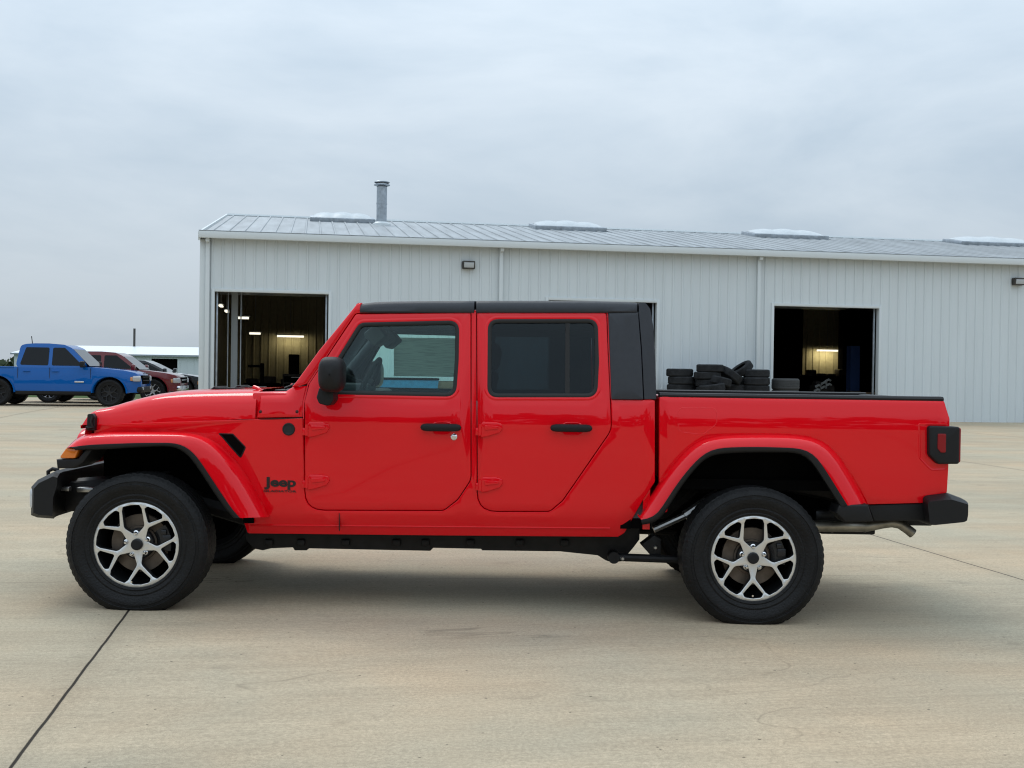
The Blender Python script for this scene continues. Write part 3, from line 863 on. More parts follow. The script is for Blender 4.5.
# -- chassis
def f(mb):
    lo = [(245, 540), (252, 549), (262, 551), (270, 549), (292, 548), (294, 551), (306, 551), (308, 549), (430, 551.5), (433, 548.5), (481, 549.5), (482, 551), (560, 552), (598, 556), (606, 561), (612, 563), (622, 562), (634, 548), (640, 540)]
    o = [LO(px, py, .42) for px, py in lo]+[(LO(640, 530, .42)[0], .60), (LO(245, 530, .42)[0], .60)]
    mb.prism(o, -.50, -.40, .006)
    for px in (268, 300, 345, 396, 425, 470, 520, 565):
        x, z = LO(px, 545, .40); mb.box((x, -.51, z+.01), (.05, .03, .04), .008)
    a = LO(640, 536, .4)[0]; b = LO(925, 515, .4)[0]
    mb.tube([(a-.1, -.45, .52), (a+.15, -.45, .58), (a+.35, -.45, .74), (a+.9, -.45, .76), (b-.2, -.45, .64), (b, -.45, .62)], .06, 8)
    c = LO(60, 500, .45)[0]; d = LO(250, 540, .45)[0]
    mb.tube([(d+.05, -.45, .48), (d-.3, -.45, .58), (c+.5, -.45, .70), (c+.1, -.45, .66)], .06, 8)
both('frame_rail', f, 'chassis')
mb = MB(); a = LO(262, 536, .9)[0]; b = LO(640, 536, .9)[0]; mb.bb(a, b, -.42, .42, .44, .52, .01); mb.bb(a+.5, a+1.2, -.2, .2, .38, .46, .03); mb.bb(a+1.4, a+2.2, .1, .4, .36, .46, .03); mb.build('underbody', 'dark', truck)
def f(mb):
    p = LO(614, 558, .30); q = LO(706, 561, .30)
    mb.tube([(p[0], -.60, p[1]), (q[0], -.62, q[1])], .024, 10); mb.tube([(p[0], -.64, p[1]), (p[0], -.54, p[1])], .035, 14)
    s1 = LO(648, 549, .3); s0 = LO(657, 563, .3)
    mb.prism([LO(px, py, .3) for px, py in ((642, 546), (655, 536), (662, 540), (662, 556), (652, 557))], -.60, -.50, .005)
both('control_arm', f, 'chassis')
def f(mb):
    p = LO(656, 548.5, .3); mb.lathe([(0, -.012), (.008, -.012), (.010, -.006), (.014, 0)], (p[0], -.605, p[1]), 'y', 12)
    p = LO(622.5, 558.4, .3); mb.lathe([(0, -.012), (.008, -.012), (.010, -.006), (.014, 0)], (p[0], -.645, p[1]), 'y', 12)
both('pivot_bolt', f, 'steel')
def f(mb):   # shock absorber rod seen ahead of the rear tyre
    p = LO(658, 529, .3); q = LO(686, 517, .3); mb.tube([(p[0]-.02, -.60, p[1]-.01), (q[0], -.58, q[1])], .020, 10)
    mb.tube([(q[0], -.58, q[1]), (q[0]+.3, -.55, q[1]+.2)], .03, 10, mi=0)
both('shock_absorber', f, 'steel')
# exhaust
mb = MB()
p = [LO(px, py, .30) for px, py in ((790, 525), (815, 526.4), (868, 526.6), (884, 524), (893, 523), (901, 524.6), (909, 530), (914, 534))]
mb.tube([(a, -.62, b) for a, b in p], [.032, .034, .034, .030, .029, .029, .029, .030], 16, caps=False)
mb.lathe([(.036, 0), (.036, .012)], (p[1][0]+.10, -.62, p[1][1]), 'x', 18); mb.lathe([(.036, 0), (.036, .012)], (p[2][0]-.02, -.62, p[2][1]), 'x', 18)
mb.build('exhaust_pipe', 'exhaust', truck)
mb = MB(); a = LO(812, 508, .5); b = LO(836, 523, .5); mb.bb(a[0], b[0]+.02, -.52, -.2, b[1], a[1]+.0, .02); mb.build('muffler', 'alloy_dark', truck)
mb = MB(); a = LO(820, 533.2, .45); b = LO(875, 531, .45); mb.bb(a[0], b[0], -.50, -.3, a[1]-.004, a[1]+.03, .01); mb.build('heat_shield', 'chassis', truck)
mb = MB(); a = LO(875, 520, .4)[0]; mb.bb(a, a+.34, -.60, .60, .52, .66, .02); mb.build('hitch_crossmember', 'chassis', truck)

# -- wheels
def tyre_mb(rad, w, rr, flat=0, n=192, tread=True, fine=True):
    """axis along y, outer face at y=0 side -y; flat = height of the contact below the centre"""
    mb = MB()
    s_ = rad-rr
    outer = [(rr-.012, .030), (rr-.004, .014), (rr+.006, .010), (rr+.012, .013), (rr+.2*s_, .004), (rr+.26*s_, .0065), (rr+.29*s_, .0025), (rr+.42*s_, .000), (rr+.44*s_, -.0025), (rr+.60*s_, -.0025), (rr+.62*s_, .002), (rr+.70*s_, .003), (rr+.72*s_, -.001), (rr+.78*s_, .004)]
    sh = [(rr+.84*s_, .008), (rr+.93*s_, .019), (rad-.004, .034)]
    tr = []
    ng = 4; y0, y1 = .036, w-.036
    for k in range(ng+1):
        a = y0+(y1-y0)*k/(ng+1)+ (.006 if k else 0); b = y0+(y1-y0)*(k+1)/(ng+1)
        tr += [(rad, a), (rad, b)]
        if k < ng: tr += [(rad-.009, b+.001), (rad-.009, b+.005)]
    sh2 = [(r, w-h) for r, h in sh[::-1]]; inn = [(r, w-h) for r, h in outer[::-1]]
    P = outer+sh+tr+sh2+inn; k = len(P); vs = []; fs = []
    nsh = range(len(outer), len(outer)+len(sh)+1)
    for i in range(n):
        a = 2*PI*i/n; ca, sa = math.cos(a), math.sin(a)
        for q, (r, h) in enumerate(P):
            if tread and r > rad-.03:
                if i % 3 == 0 and (q < len(outer)+len(sh)+1 or q > len(P)-len(inn)-len(sh2)-2): r -= .0035
                elif i % 3 == 0: r -= .002*((q % 3) == 0)
            z = r*sa; x = r*ca
            if flat and z < -flat:
                bulge = (-flat-z)*.35; z = -flat; h += -bulge*(1 if h < w/2 else -1)*(.3 if r > rad-.02 else 1)
            vs.append((x, h, z))
    for i in range(n):
        j = (i+1) % n
        for q in range(k-1): fs.append((i*k+q, j*k+q, j*k+q+1, i*k+q+1))
    mb.add(vs, fs)
    return mb
def pol(r, a): return (r*math.cos(a), r*math.sin(a))
def rimface(R0, rot, depth=.045):
    """silver Y-spoke face with ten windows; pockets dark"""
    mb = MB(); N = 96
    outer = [pol(R0, 2*PI*i/N) for i in range(N)]
    holes = []
    half = R(18); ro = R0*.925
    for s in range(5):
        th = rot+2*PI*s/5
        # window inside the Y
        p = [pol(R0*.56, th)]
        a0, a1 = th-half+R(2.2), th+half-R(2.2)
        p += [pol(R0*.85, a1)]+[pol(ro, a1-(a1-a0)*k/4+0) for k in (.45, 2, 3.55)]+[pol(R0*.85, a0)]
        p = [(q[0], q[1], .020 if 0 < i < len(p) else .012) for i, q in enumerate(p)]
        p[0] = (*p[0][:2], .012); p[1] = (*p[1][:2], .008); p[-1] = (*p[-1][:2], .008)
        holes.append(rnd(p, 4))
        # window between two Ys
        t2 = th+PI/5; b0, b1 = th+half+R(2.2), th+2*PI/5-half-R(2.2)
        w = R0*.047
        def sp(r, sgn):  # point beside spoke s (sgn +) or spoke s+1 (sgn -)
            tt = th if sgn > 0 else th+2*PI/5
            c, s_ = math.cos(tt), math.sin(tt)
            return (r*c-sgn*w*s_, r*s_+sgn*w*c)
        p = [(*pol(R0*.205, t2), .006), (*sp(R0*.47, 1), .03), (*pol(R0*.84, b0), .012), (*pol(ro, b0+R(4)), .012), (*pol(ro, t2), .03), (*pol(ro, b1-R(4)), .012), (*pol(R0*.84, b1), .012), (*sp(R0*.47, -1), .03)]
        holes.append(rnd(p, 4))
    def yf(x, z):
        r = math.hypot(x, z)/R0
        return lerp([(0, .022), (.25, .020), (.5, .010), (.8, .006), (.93, .0), (1, .004)], r)
    panel(mb, outer, holes, yf, 0, .0025, depth, sp=.02, mi=0, mi_side=1)
    return mb
def make_wheel(px, py, rot, side, wheel_dx=0):
    c = LO(px, py, .04); x, z = c
    R0 = .247
    s_ = -1 if side == 0 else 1
    loc = (x+wheel_dx, s_*(HW), z)
    def place(o): o.location = loc if o.parent == truck else (0, 0, 0); return o
    mb = rimface(R0, rot)
    for v in mb.bm.verts: v.co.y += .018
    if side: 
        for v in mb.bm.verts: v.co.y = -v.co.y
    wh = place(mb.build('wheel', ['alloy', 'alloy_dark'], truck, 35, 1e-4))
    fl = z-(g(loc[0], YC)+.0)
    mb = tyre_mb(.407, .255, .2515, flat=fl); 
    place(mb.build('tyre', 'rubber', wh, 40, mirror=bool(side)))
    mb = MB(); mb.lathe([(R0-.004, .022), (R0-.012, .03), (R0-.02, .07), (R0-.03, .20), (R0-.005, .24)], (0, 0, 0), 'y', 64)
    place(mb.build('rim_barrel', 'alloy_dark', wh, mirror=bool(side)))
    mb = MB(); mb.lathe([(0, .085), (.10, .085), (.102, .098), (.166, .098), (.168, .102), (.168, .122), (.0, .124)], (0, 0, 0), 'y', 64)
    place(mb.build('brake_disc', 'disc', wh, mirror=bool(side)))
    mb = MB(); mb.lathe([(0, .15), (.18, .15), (.222, .19)], (0, 0, 0), 'y', 48); place(mb.build('dust_shield', 'dark', wh, mirror=bool(side)))
    mb = MB(); mb.lathe([(0, .046), (.082, .046), (.088, .052), (.09, .09)], (0, 0, 0), 'y', 40)
    place(mb.build('hub', 'chassis', wh, mirror=bool(side)))
    mb = MB()
    for a0 in (R(12),):
        rows = []
        for k in range(9):
            a = a0+R(-24+48*k/8); rows.append([(r*math.cos(a), h, r*math.sin(a)) for r, h in ((.11, .07), (.13, .055), (.19, .055), (.195, .07), (.195, .13), (.11, .13))])
        mb.grid(rows, closed=True); mb.add(rows[0], [tuple(range(6))]); mb.add(rows[-1], [tuple(range(6))])
        mb.box((.165, .052, .03), (.05, .012, .05), .006); mb.box((.15, .05, .07), (.03, .02, .03), .006)
    place(mb.build('brake_caliper', 'steel' if False else 'alloy_dark', wh, mirror=bool(side)))
    mb = MB(); mb.lathe([(0, .018), (.026, .018), (.031, .022), (.033, .03), (.033, .06)], (0, 0, 0), 'y', 32)
    place(mb.build('hub_cap', 'plastic', wh, mirror=bool(side)))
    for k in range(5):
        a = rot+PI/5+2*PI*k/5; q = pol(.064, a)
        mb = MB(); mb.lathe([(0, .020), (.007, .021), (.0098, .026), (.0105, .045)], (q[0], 0, q[1]), 'y', 12)
        mb.lathe([(.010, .040), (.016, .044), (.017, .06)], (q[0], 0, q[1]), 'y', 14)
        place(mb.build('lug_nut', 'chrome', wh, mirror=bool(side)))
    q = pol(R0*.86, rot+(R(-14) if px < 500 and side == 0 else R(-1))); mb = MB(); mb.tube([(q[0], .03, q[1]), (q[0], .012, q[1]+.0)], .0055, 10)
    place(mb.build('valve_cap', 'chrome', wh, mirror=bool(side)))
    return wh
make_wheel(137.2, 544.3, R(-82), 0); make_wheel(753.0, 558.0, R(-90), 0)
make_wheel(137.2, 544.3, R(-60), 1); make_wheel(753.0, 558.0, R(-70), 1)
# axles
for px, py in ((137.2, 544.3), (753, 558)):
    x, z = LO(px, py, .01); mb = MB(); mb.tube([(x, -.82, z), (x, .82, z)], .045, 14); mb.lathe([(0, -.16), (.09, -.13), (.14, 0), (.09, .13), (0, .16)], (x, .1 if px > 500 else -.2, z), 'x', 20)
    mb.build('axle', 'chassis', truck)
    for s_ in (-1, 1):
        mb = MB(); xx = x+(.0 if px < 500 else -.12); mb.tube([(xx+.055*math.cos(t_), s_*.47+.055*math.sin(t_), z+.06+t_*.0085) for t_ in [k*PI/8 for k in range(0, 96)]], .009, 6)
        mb.build('coil_spring', 'chassis', truck)
# ================================================================== ground
def joint_material():
    m = mat('concrete', (.40, .365, .30), .88, 0, .25)
    t = m.node_tree; b = t.nodes['Principled BSDF']; N = lambda ty, **k: nd(t, ty, **k); K = t.links.new
    tcn = N('ShaderNodeTexCoord'); mp = N('ShaderNodeMapping'); mp.vector_type = 'POINT'
    mp.inputs['Rotation'].default_value = (0, 0, -TH)      # into the building's axes
    K(tcn.outputs['Object'], mp.inputs[0])
    sp = N('ShaderNodeSeparateXYZ'); K(mp.outputs[0], sp.inputs[0])
    def M(op, a, b_=None, c=None):
        n = N('ShaderNodeMath', operation=op)
        for i, v in enumerate((a, b_, c)):
            if v is None: continue
            if isinstance(v, (int, float)): n.inputs[i].default_value = v
            else: K(v, n.inputs[i])
        return n.outputs[0]
    def noise(scale, detail=4, rough=.5, st=None, dist=0):
        n = N('ShaderNodeTexNoise'); n.inputs['Scale'].default_value = scale; n.inputs['Detail'].default_value = detail; n.inputs['Roughness'].default_value = rough; n.inputs['Distortion'].default_value = dist
        if st:
            q = N('ShaderNodeMapping'); q.inputs['Scale'].default_value = st; K(mp.outputs[0], q.inputs[0]); K(q.outputs[0], n.inputs['Vector'])
        else: K(mp.outputs[0], n.inputs['Vector'])
        return n.outputs['Fac']
    def rng(v, a, b_, c, d):
        r = N('ShaderNodeMapRange'); r.inputs['From Min'].default_value = a; r.inputs['From Max'].default_value = b_; r.inputs['To Min'].default_value = c; r.inputs['To Max'].default_value = d; K(v, r.inputs['Value']); return r.outputs[0]
    wob = M('MULTIPLY', M('SUBTRACT', noise(3, 4), .5), .012)
    def line(coord, off, period, w, soft):
        v = M('ADD', M('ADD', coord, off), wob)
        q = M('ABSOLUTE', M('SUBTRACT', M('FRACT', M('DIVIDE', v, period)), .5))   # .5 at joint
        d = M('MULTIPLY', M('SUBTRACT', .5, q), period)
        return rng(d, w, w+soft, 1, 0)
    jx = line(sp.outputs['X'], -JX0, JP, .0045, .004)
    jxw = line(sp.outputs['X'], -JX0, JP, .0, .12)
    jy = line(sp.outputs['Y'], -7.72, 4.57, .0015, .004)
    jyf = M('MULTIPLY', jy, rng(noise(.7, 3), .42, .56, 0, .7))
    big = noise(.28, 5, .6); mid = noise(1.3, 5, .6, (.5, 1.6, 1)); streak = noise(3.5, 4, .6, (.16, 2.2, 1)); fine = noise(55, 3, .7); grit = noise(260, 2, .6)
    broom = noise(26, 3, .6, (.08, 2.5, 1))
    f = M('MULTIPLY', rng(big, .3, .7, .90, 1.06), rng(mid, .3, .7, .89, 1.07))
    f = M('MULTIPLY', f, rng(streak, .35, .72, 1.02, .95))
    f = M('MULTIPLY', f, rng(fine, .3, .72, .82, 1.15))
    f = M('MULTIPLY', f, rng(broom, .3, .7, .93, 1.06))
    f = M('MULTIPLY', f, rng(grit, .3, .75, .74, 1.20))
    # popped pits
    vo = N('ShaderNodeTexVoronoi'); vo.inputs['Scale'].default_value = 14; K(mp.outputs[0], vo.inputs['Vector'])
    pr = N('ShaderNodeTexWhiteNoise'); K(vo.outputs['Position'], pr.inputs['Vector'])
    pit = M('MULTIPLY', M('LESS_THAN', vo.outputs['Distance'], M('MULTIPLY', pr.outputs['Value'], .10)), M('GREATER_THAN', pr.outputs['Value'], .72))
    f = M('MULTIPLY', f, M('SUBTRACT', 1, M('MULTIPLY', pit, .6)))
    # faint wandering cracks
    cn = noise(.35, 6, .55, (.35, 1.0, 1), .6)
    cr = rng(M('ABSOLUTE', M('SUBTRACT', cn, .5)), 0, .0016, 1, 0)
    cr = M('MULTIPLY', cr, rng(noise(.9, 2), .52, .62, 0, .30))
    # oil spots
    oil = rng(noise(1.7, 5, .65), .63, .76, 0, .30)
    f = M('MULTIPLY', f, M('SUBTRACT', 1, cr)); f = M('MULTIPLY', f, M('SUBTRACT', 1, oil))
    f = M('MULTIPLY', f, M('SUBTRACT', 1, M('MULTIPLY', jxw, .10)))
    f = M('MULTIPLY', f, M('SUBTRACT', 1, jyf))
    f = M('MULTIPLY', f, M('SUBTRACT', 1, M('MULTIPLY', jx, .93)))
    hue = N('ShaderNodeValToRGB'); hue.color_ramp.elements[0].position = .36; hue.color_ramp.elements[0].color = (.45, .392, .285, 1)
    hue.color_ramp.elements[1].position = .70; hue.color_ramp.elements[1].color = (.49, .375, .25, 1)
    K(noise(.55, 4, .55), hue.inputs[0])
    x = N('ShaderNodeMix', data_type='RGBA', blend_type='MULTIPLY'); x.inputs[0].default_value = 1
    K(hue.outputs[0], x.inputs[6]); K(f, x.inputs[7]); K(x.outputs[2], b.inputs['Base Color'])
    bp = N('ShaderNodeBump'); bp.inputs['Strength'].default_value = .5; bp.inputs['Distance'].default_value = .004
    h = M('SUBTRACT', M('ADD', M('MULTIPLY', fine, .6), M('ADD', M('MULTIPLY', grit, .3), M('MULTIPLY', broom, .5))), M('ADD', M('MULTIPLY', jx, 3), pit))
    K(h, bp.inputs['Height']); K(bp.outputs[0], b.inputs['Normal'])
TH = math.atan(.1745)
CX, CY = -9.12, 33.6                     # near left corner of the metal building
JP = 6.06
JX0 = -2.17*math.cos(TH)+6.58*math.sin(TH)   # a joint passes the front tyre
joint_material()
mat('grass', (.055, .085, .025), .9, 0, .1, var=.35, vscale=1.5, bump=.4, bscale=30)
def fr(a, b, st): 
    n = max(1, round((b-a)/st)); return [a+(b-a)*i/n for i in range(n)]
xs = [-700, -400, -200, -120]+fr(-80, -30, 8)+fr(-30, -8, 1.4)+fr(-8, 8, .5)+fr(8, 40, 2)+fr(40, 100, 10)+[100, 140, 200, 400, 700]
ysg = [-300, -120, -60, -30]+fr(-20, 0, 2)+fr(0, 14, .5)+fr(14, 46, 1.4)+fr(46, 100, 8)+[100, 140, 200, 300, 600, 1500]
tag(sheet('ground', xs, ysg, 'grass', -.05), kind='structure')
xp = [x for x in xs if -200 <= x <= 140]; yp = [y for y in ysg if -120 <= y < 46]+[42.6]; yp = sorted(set(yp)); yp = [y for y in yp if y <= 42.6]
def back(x): return 42.6 if x < -10 else 42.6+min(60, (x+10)*4)
yp2 = yp+[46, 60, 80, 100]
mbp = MB(); mbp.grid([[(x, min(y, back(x)), g(x, min(y, back(x)))) for x in xp] for y in yp2])
tag(mbp.build('concrete_pavement', 'concrete', merge=1e-5), kind='structure')

# ================================================================== metal service building
mat('siding', (.63, .68, .70), .42, 0, .4, var=.03, vscale=.8, vstretch=(3, 3, .35))
mat('trim', (.62, .66, .67), .45, 0, .4)
mat('roof_metal', (.31, .335, .35), .45, .3, .5, var=.18, vscale=1.2, vstretch=(2.5, .3, 1))
mat('inner_wall', (.36, .33, .22), .8, var=.08)
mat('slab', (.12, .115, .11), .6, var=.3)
mat('dome', (.48, .52, .54), .3, 0, .5, var=.06)
mat('tube_light', (.9, .9, .85), .5, emit=(1, .92, .72), es=1.3)
mat('lamp_face', (.45, .48, .5), .2, 0, .6)
mat('galv', (.36, .40, .44), .4, .6, .5, var=.2, vscale=6)
mat('column_grey', (.25, .27, .28), .6)
mat('rust_dark', (.05, .045, .04), .7, var=.4)
mat('lift_blue', (.012, .035, .11), .45)
mat('box_blue', (.02, .17, .33), .5, var=.2); mat('box_brown', (.16, .11, .07), .8, var=.2)
cT, sT = math.cos(TH), math.sin(TH)
bld = empty('metal_building', (CX, CY, g(CX, CY)*0), TH)
tag(bld, 'long pale grey ribbed metal service building with open bay doors behind the red pickup', 'building')
def BW(s, t, z=0): return (CX+s*cT-t*sT, CY+s*sT+t*cT, z)
def BI(px, py, t):
    """pixel ray met with the plane t in building axes -> s, z"""
    d = ray(px, py)
    # |( d*k - C ) . v| = t ; v = (-sin, cos)
    k = (t+(-CX*sT+CY*cT))/(-d.x*sT+d.y*cT)
    X, Y = d.x*k-CX, d.y*k-CY
    return X*cT+Y*sT, CAMH+d.z*k
LEN, DEP, EAVE, RIDGE = 36.0, 21.0, 5.25, 7.15
ZB = -.12
doors = []
for a, b in (((214.6, 300), (328.6, 300)), ((548, 320), (656.6, 310)), ((773.6, 320), (878.6, 320))):
    doors.append((BI(*a, 0)[0], BI(*b, 0)[0]))
DH = 3.66
def ribbed(mb, s0, s1, z0, z1, t=0, out=-1, step=.305, depth=.028, ph=0):
    xs_ = []
    s = s0; pts = [(s0, 0)]
    k = math.ceil((s0-ph)/step)
    while ph+k*step < s1:
        c = ph+k*step
        for dx, h in ((-.042, 0), (-.018, depth), (.018, depth), (.042, 0)):
            if s0 < c+dx < s1: pts.append((c+dx, h))
        k += 1
    pts.append((s1, 0))
    mb.grid([[(a, t+out*h, z0) for a, h in pts], [(a, t+out*h, z1) for a, h in pts]])
mb = MB(); cur = 0
for a, b in doors:
    ribbed(mb, cur, a, ZB, EAVE); ribbed(mb, a, b, DH, EAVE); cur = b
ribbed(mb, cur, LEN, ZB, EAVE)
mb.build('front_wall', 'siding', bld, 20)
def gable(s, nm):
    mb = MB()
    n = 68; rows = []
    for i in range(n+1):
        for dx, h in ((0, 0), (.06, 0), (.08, .028), (.12, .028), (.14, 0)):
            t = min(DEP, i*DEP/n+dx); zt = EAVE+(RIDGE-EAVE)*(1-abs(t-DEP/2)/(DEP/2))
            rows.append([(s+(-h if s < 1 else h), t, ZB), (s+(-h if s < 1 else h), t, zt)])
    mb.grid(rows); mb.build('side_wall', 'siding', bld, 20)
gable(0, 'l'); gable(LEN, 'r')
mb = MB(); ribbed(mb, 0, LEN, ZB, EAVE, DEP, 1); mb.build('rear_wall', 'siding', bld, 20)
# inner faces
mb = MB(); mb.bb(.03, .06, .05, DEP-.05, ZB, EAVE-.1); ribbed(mb, .06, LEN, 1.0, 4.9, 12.4, -1, .305, .03)
mb.bb(.06, LEN-.1, 12.41, 12.5, ZB, EAVE)
mb.build('partition_wall', 'inner_wall', bld, 20)
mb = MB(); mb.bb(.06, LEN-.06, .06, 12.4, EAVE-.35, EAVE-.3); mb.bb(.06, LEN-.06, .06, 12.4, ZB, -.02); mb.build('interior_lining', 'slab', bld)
mb = MB()
cur = .06
for a, b in doors:
    mb.bb(cur, a-.02, .04, .07, ZB, EAVE-.3); mb.bb(a-.02, b+.02, .04, .07, DH+.02, EAVE-.3); cur = b+.02
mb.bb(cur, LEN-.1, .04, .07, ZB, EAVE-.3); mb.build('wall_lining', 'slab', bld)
# a wall between the left bay and the others, and one in the right part
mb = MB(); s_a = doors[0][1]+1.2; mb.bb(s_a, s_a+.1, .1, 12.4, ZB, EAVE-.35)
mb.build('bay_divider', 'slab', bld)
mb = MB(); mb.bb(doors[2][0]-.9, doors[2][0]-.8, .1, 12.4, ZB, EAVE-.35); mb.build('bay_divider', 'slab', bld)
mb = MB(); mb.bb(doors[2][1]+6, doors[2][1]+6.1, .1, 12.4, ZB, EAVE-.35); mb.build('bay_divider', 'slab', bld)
# roof
def roof(sgn):
    pts = []; s = -.02
    while s < LEN+.2:
        for dx, h in ((0, 0), (.20, 0), (.215, .032), (.255, .032), (.27, 0)):
            pts.append((min(s+dx, LEN+.25), h))
        s += .46
    mb = MB(); rows = []
    for k, t in enumerate((-.28, 3, 6, 9, DEP/2)):
        zt = EAVE+.10+(RIDGE-EAVE)*t/(DEP/2); tt = t if sgn > 0 else DEP-t
        rows.append([(a, tt, zt+h) for a, h in pts])
    mb.grid(rows); return mb.build('roof', 'roof_metal', bld, 15)
rf = roof(1); roof(-1)
mb = MB(); mb.tube([(-.02, DEP/2, RIDGE+.12), (LEN+.27, DEP/2, RIDGE+.12)], .07, 6); mb.build('ridge_cap', 'trim', rf)
mb = MB(); mb.bb(-.05, LEN+.30, -.40, -.27, EAVE-.07, EAVE+.13, .015); gt = mb.build('gutter', 'trim', bld)
mb = MB(); mb.bb(-.05, LEN+.30, -.40, -.29, EAVE+.132, EAVE+.155, .004); mb.build('gutter_lip', 'galv', gt)
for sg in (0, 1):
    mb = MB()
    for (ta, tb) in ((-.3, DEP/2), (DEP+.3, DEP/2)):
        za = EAVE+.05-.03; zb = RIDGE+.10
        sx = -.05 if sg == 0 else LEN+.30
        q = [(sx-.02, ta, za-.16), (sx-.02, ta, za+.10), (sx-.02, tb, zb+.06), (sx-.02, tb, zb-.2), (sx+.04, ta, za-.16), (sx+.04, ta, za+.10), (sx+.04, tb, zb+.06), (sx+.04, tb, zb-.2)]
        mb.add(q, [(0, 1, 2, 3), (7, 6, 5, 4), (1, 5, 6, 2), (0, 3, 7, 4), (0, 4, 5, 1)])
    mb.build('rake_trim', 'trim', bld)
mb = MB(); mb.bb(-.04, .14, -.045, .02, ZB, EAVE-.07, .008); mb.build('corner_trim', 'trim', bld)
dsx = [BI(207.6, 300, 0)[0], BI(500.6, 270, 0)[0], BI(757.5, 300, 0)[0]]
for s in dsx:
    mb = MB(); mb.bb(s-.06, s+.06, -.14, -.035, ZB+.15, EAVE-.05, .02); mb.box((s, -.2, EAVE-.12), (.11, .2, .11), .02); dn = mb.build('downspout', 'trim', bld)
for a, b in doors:
    mb = MB(); mb.bb(a-.09, a, -.045, .16, ZB, DH+.09, .005); mb.bb(b, b+.09, -.045, .16, ZB, DH+.09, .005); mb.bb(a, b, -.045, .16, DH, DH+.09, .005)
    df = mb.build('bay_door_frame', 'trim', bld)
    mb = MB()
    for k in range(5): mb.bb(a-.1, b+.1, .5+.56*k, 1.02+.56*k, DH+.12, DH+.17, .01)
    mb.build('raised_door', 'galv', df)
    for q in (a+.06, b-.06):
        mb = MB(); mb.bb(q-.025, q+.025, .17, .23, .0, DH+.1, .004); mb.build('door_track', 'galv', df)
# skylights
for p0_, p1_ in ((310, 374), (532, 602), (748, 821), (952, 1030)):
    t = 9.35; s0 = BI(p0_, 225, t)[0]; s1 = BI(p1_, 235, t)[0]; zt = EAVE+.1+(RIDGE-EAVE)*t/(DEP/2)
    mb = MB(); mb.box(((s0+s1)/2, t, zt+.06), (s1-s0, 1.5, .20), .02, rot=(math.atan((RIDGE-EAVE)/(DEP/2)), 0, 0)); sk = mb.build('skylight', 'galv', bld)
    mb = MB(); rows = []; n = 30
    for i in range(n+1):
        u_ = i/n; e_ = math.sin(PI*u_)**.35; lump = .13+.05*abs(math.sin(PI*3*u_))
        rows.append([((s0+.12)+(s1-s0-.24)*u_, t+.62*c_, zt+.17+.19*c_*.62+(lump*e_)*max(0, 1-abs(c_)**2.5)) for c_ in (-1, -.8, -.5, -.2, .2, .5, .8, 1)])
    mb.grid(rows); mb.build('dome', 'dome', sk, 50)
# flue
t = 8.0; s_, _ = BI(381.5, 222, t); zt = EAVE+.1+(RIDGE-EAVE)*t/(DEP/2); _, ztop = BI(381.5, 181, t)
mb = MB(); mb.lathe([(.19, zt-.2), (.19, ztop-.22)], (s_, t, 0), 'z', 24); mb.lathe([(.20, zt+.75), (.20, zt+.80)], (s_, t, 0), 'z', 24)
fl = mb.build('flue_pipe', 'galv', bld)
mb = MB(); mb.lathe([(.36, zt-.1), (.34, zt+.02), (.21, zt+.10)], (s_, t, 0), 'z', 24); mb.build('flashing', 'trim', fl)
mb = MB(); mb.lathe([(0, ztop), (.27, ztop-.03), (.29, ztop-.05), (.27, ztop-.07)], (s_, t, 0), 'z', 24); mb.lathe([(.19, ztop-.11), (.29, ztop-.13), (.30, ztop-.16), (.19, ztop-.20)], (s_, t, 0), 'z', 24); mb.lathe([(.16, ztop-.2), (.16, ztop-.02)], (s_, t, 0), 'z', 16); mb.build('flue_cap', 'galv', fl)
# wall lamps
for px, py in ((468.6, 265), (1018.3, 281.6)):
    s_, z_ = BI(px, py, -.1); mb = MB(); mb.bb(s_-.19, s_+.19, -.20, -.02, z_-.12, z_+.12, .02); wl = mb.build('wall_lamp', 'rust_dark', bld)
    mb = MB(); mb.box((s_, -.21, z_-.01), (.30, .02, .16), .008, rot=(.25, 0, 0)); mb.build('lens', 'lamp_face', wl)
# ceiling tubes
for px, py, t, ln, ax in ((221, 306, 2.6, .7, 1), (226.8, 311.5, 4.0, .7, 1), (242.5, 318, 5.5, .42, 0), (255, 333.5, 9.0, .40, 0), (290.5, 336.4, 12.0, 1.05, 0), (827.5, 350.6, 12.0, .95, 0)):
    s_, z_ = BI(px, py, t); mb = MB()
    if ax: mb.box((s_, t, z_), (.10, ln, .05), .01)
    else: mb.box((s_, t, z_), (ln, .12, .07), .01)
    cl = mb.build('ceiling_lamp', 'tube_light', bld)
    mb = MB(); mb.box((s_, t, z_+.06), ((.16, ln+.05, .03) if ax else (ln+.08, .3, .03)), .005); mb.tube([(s_, t, z_+.07), (s_, t, EAVE-.35)], .008, 5); mb.build('lamp_housing', 'galv', cl)
    if px in (290.5, 827.5):
        ld = bpy.data.lights.new('lamp', 'AREA'); lo = bpy.data.objects.new('lamp_light', ld); col.objects.link(lo); lo.parent = cl
        ld.shape = 'RECTANGLE'; ld.size = ln; ld.size_y = .1; ld.energy = (4 if px < 500 else 9); ld.color = (1, .85, .5); lo.location = (s_, t-.02, z_-.06); lo.rotation_euler = (R(38), 0, 0)
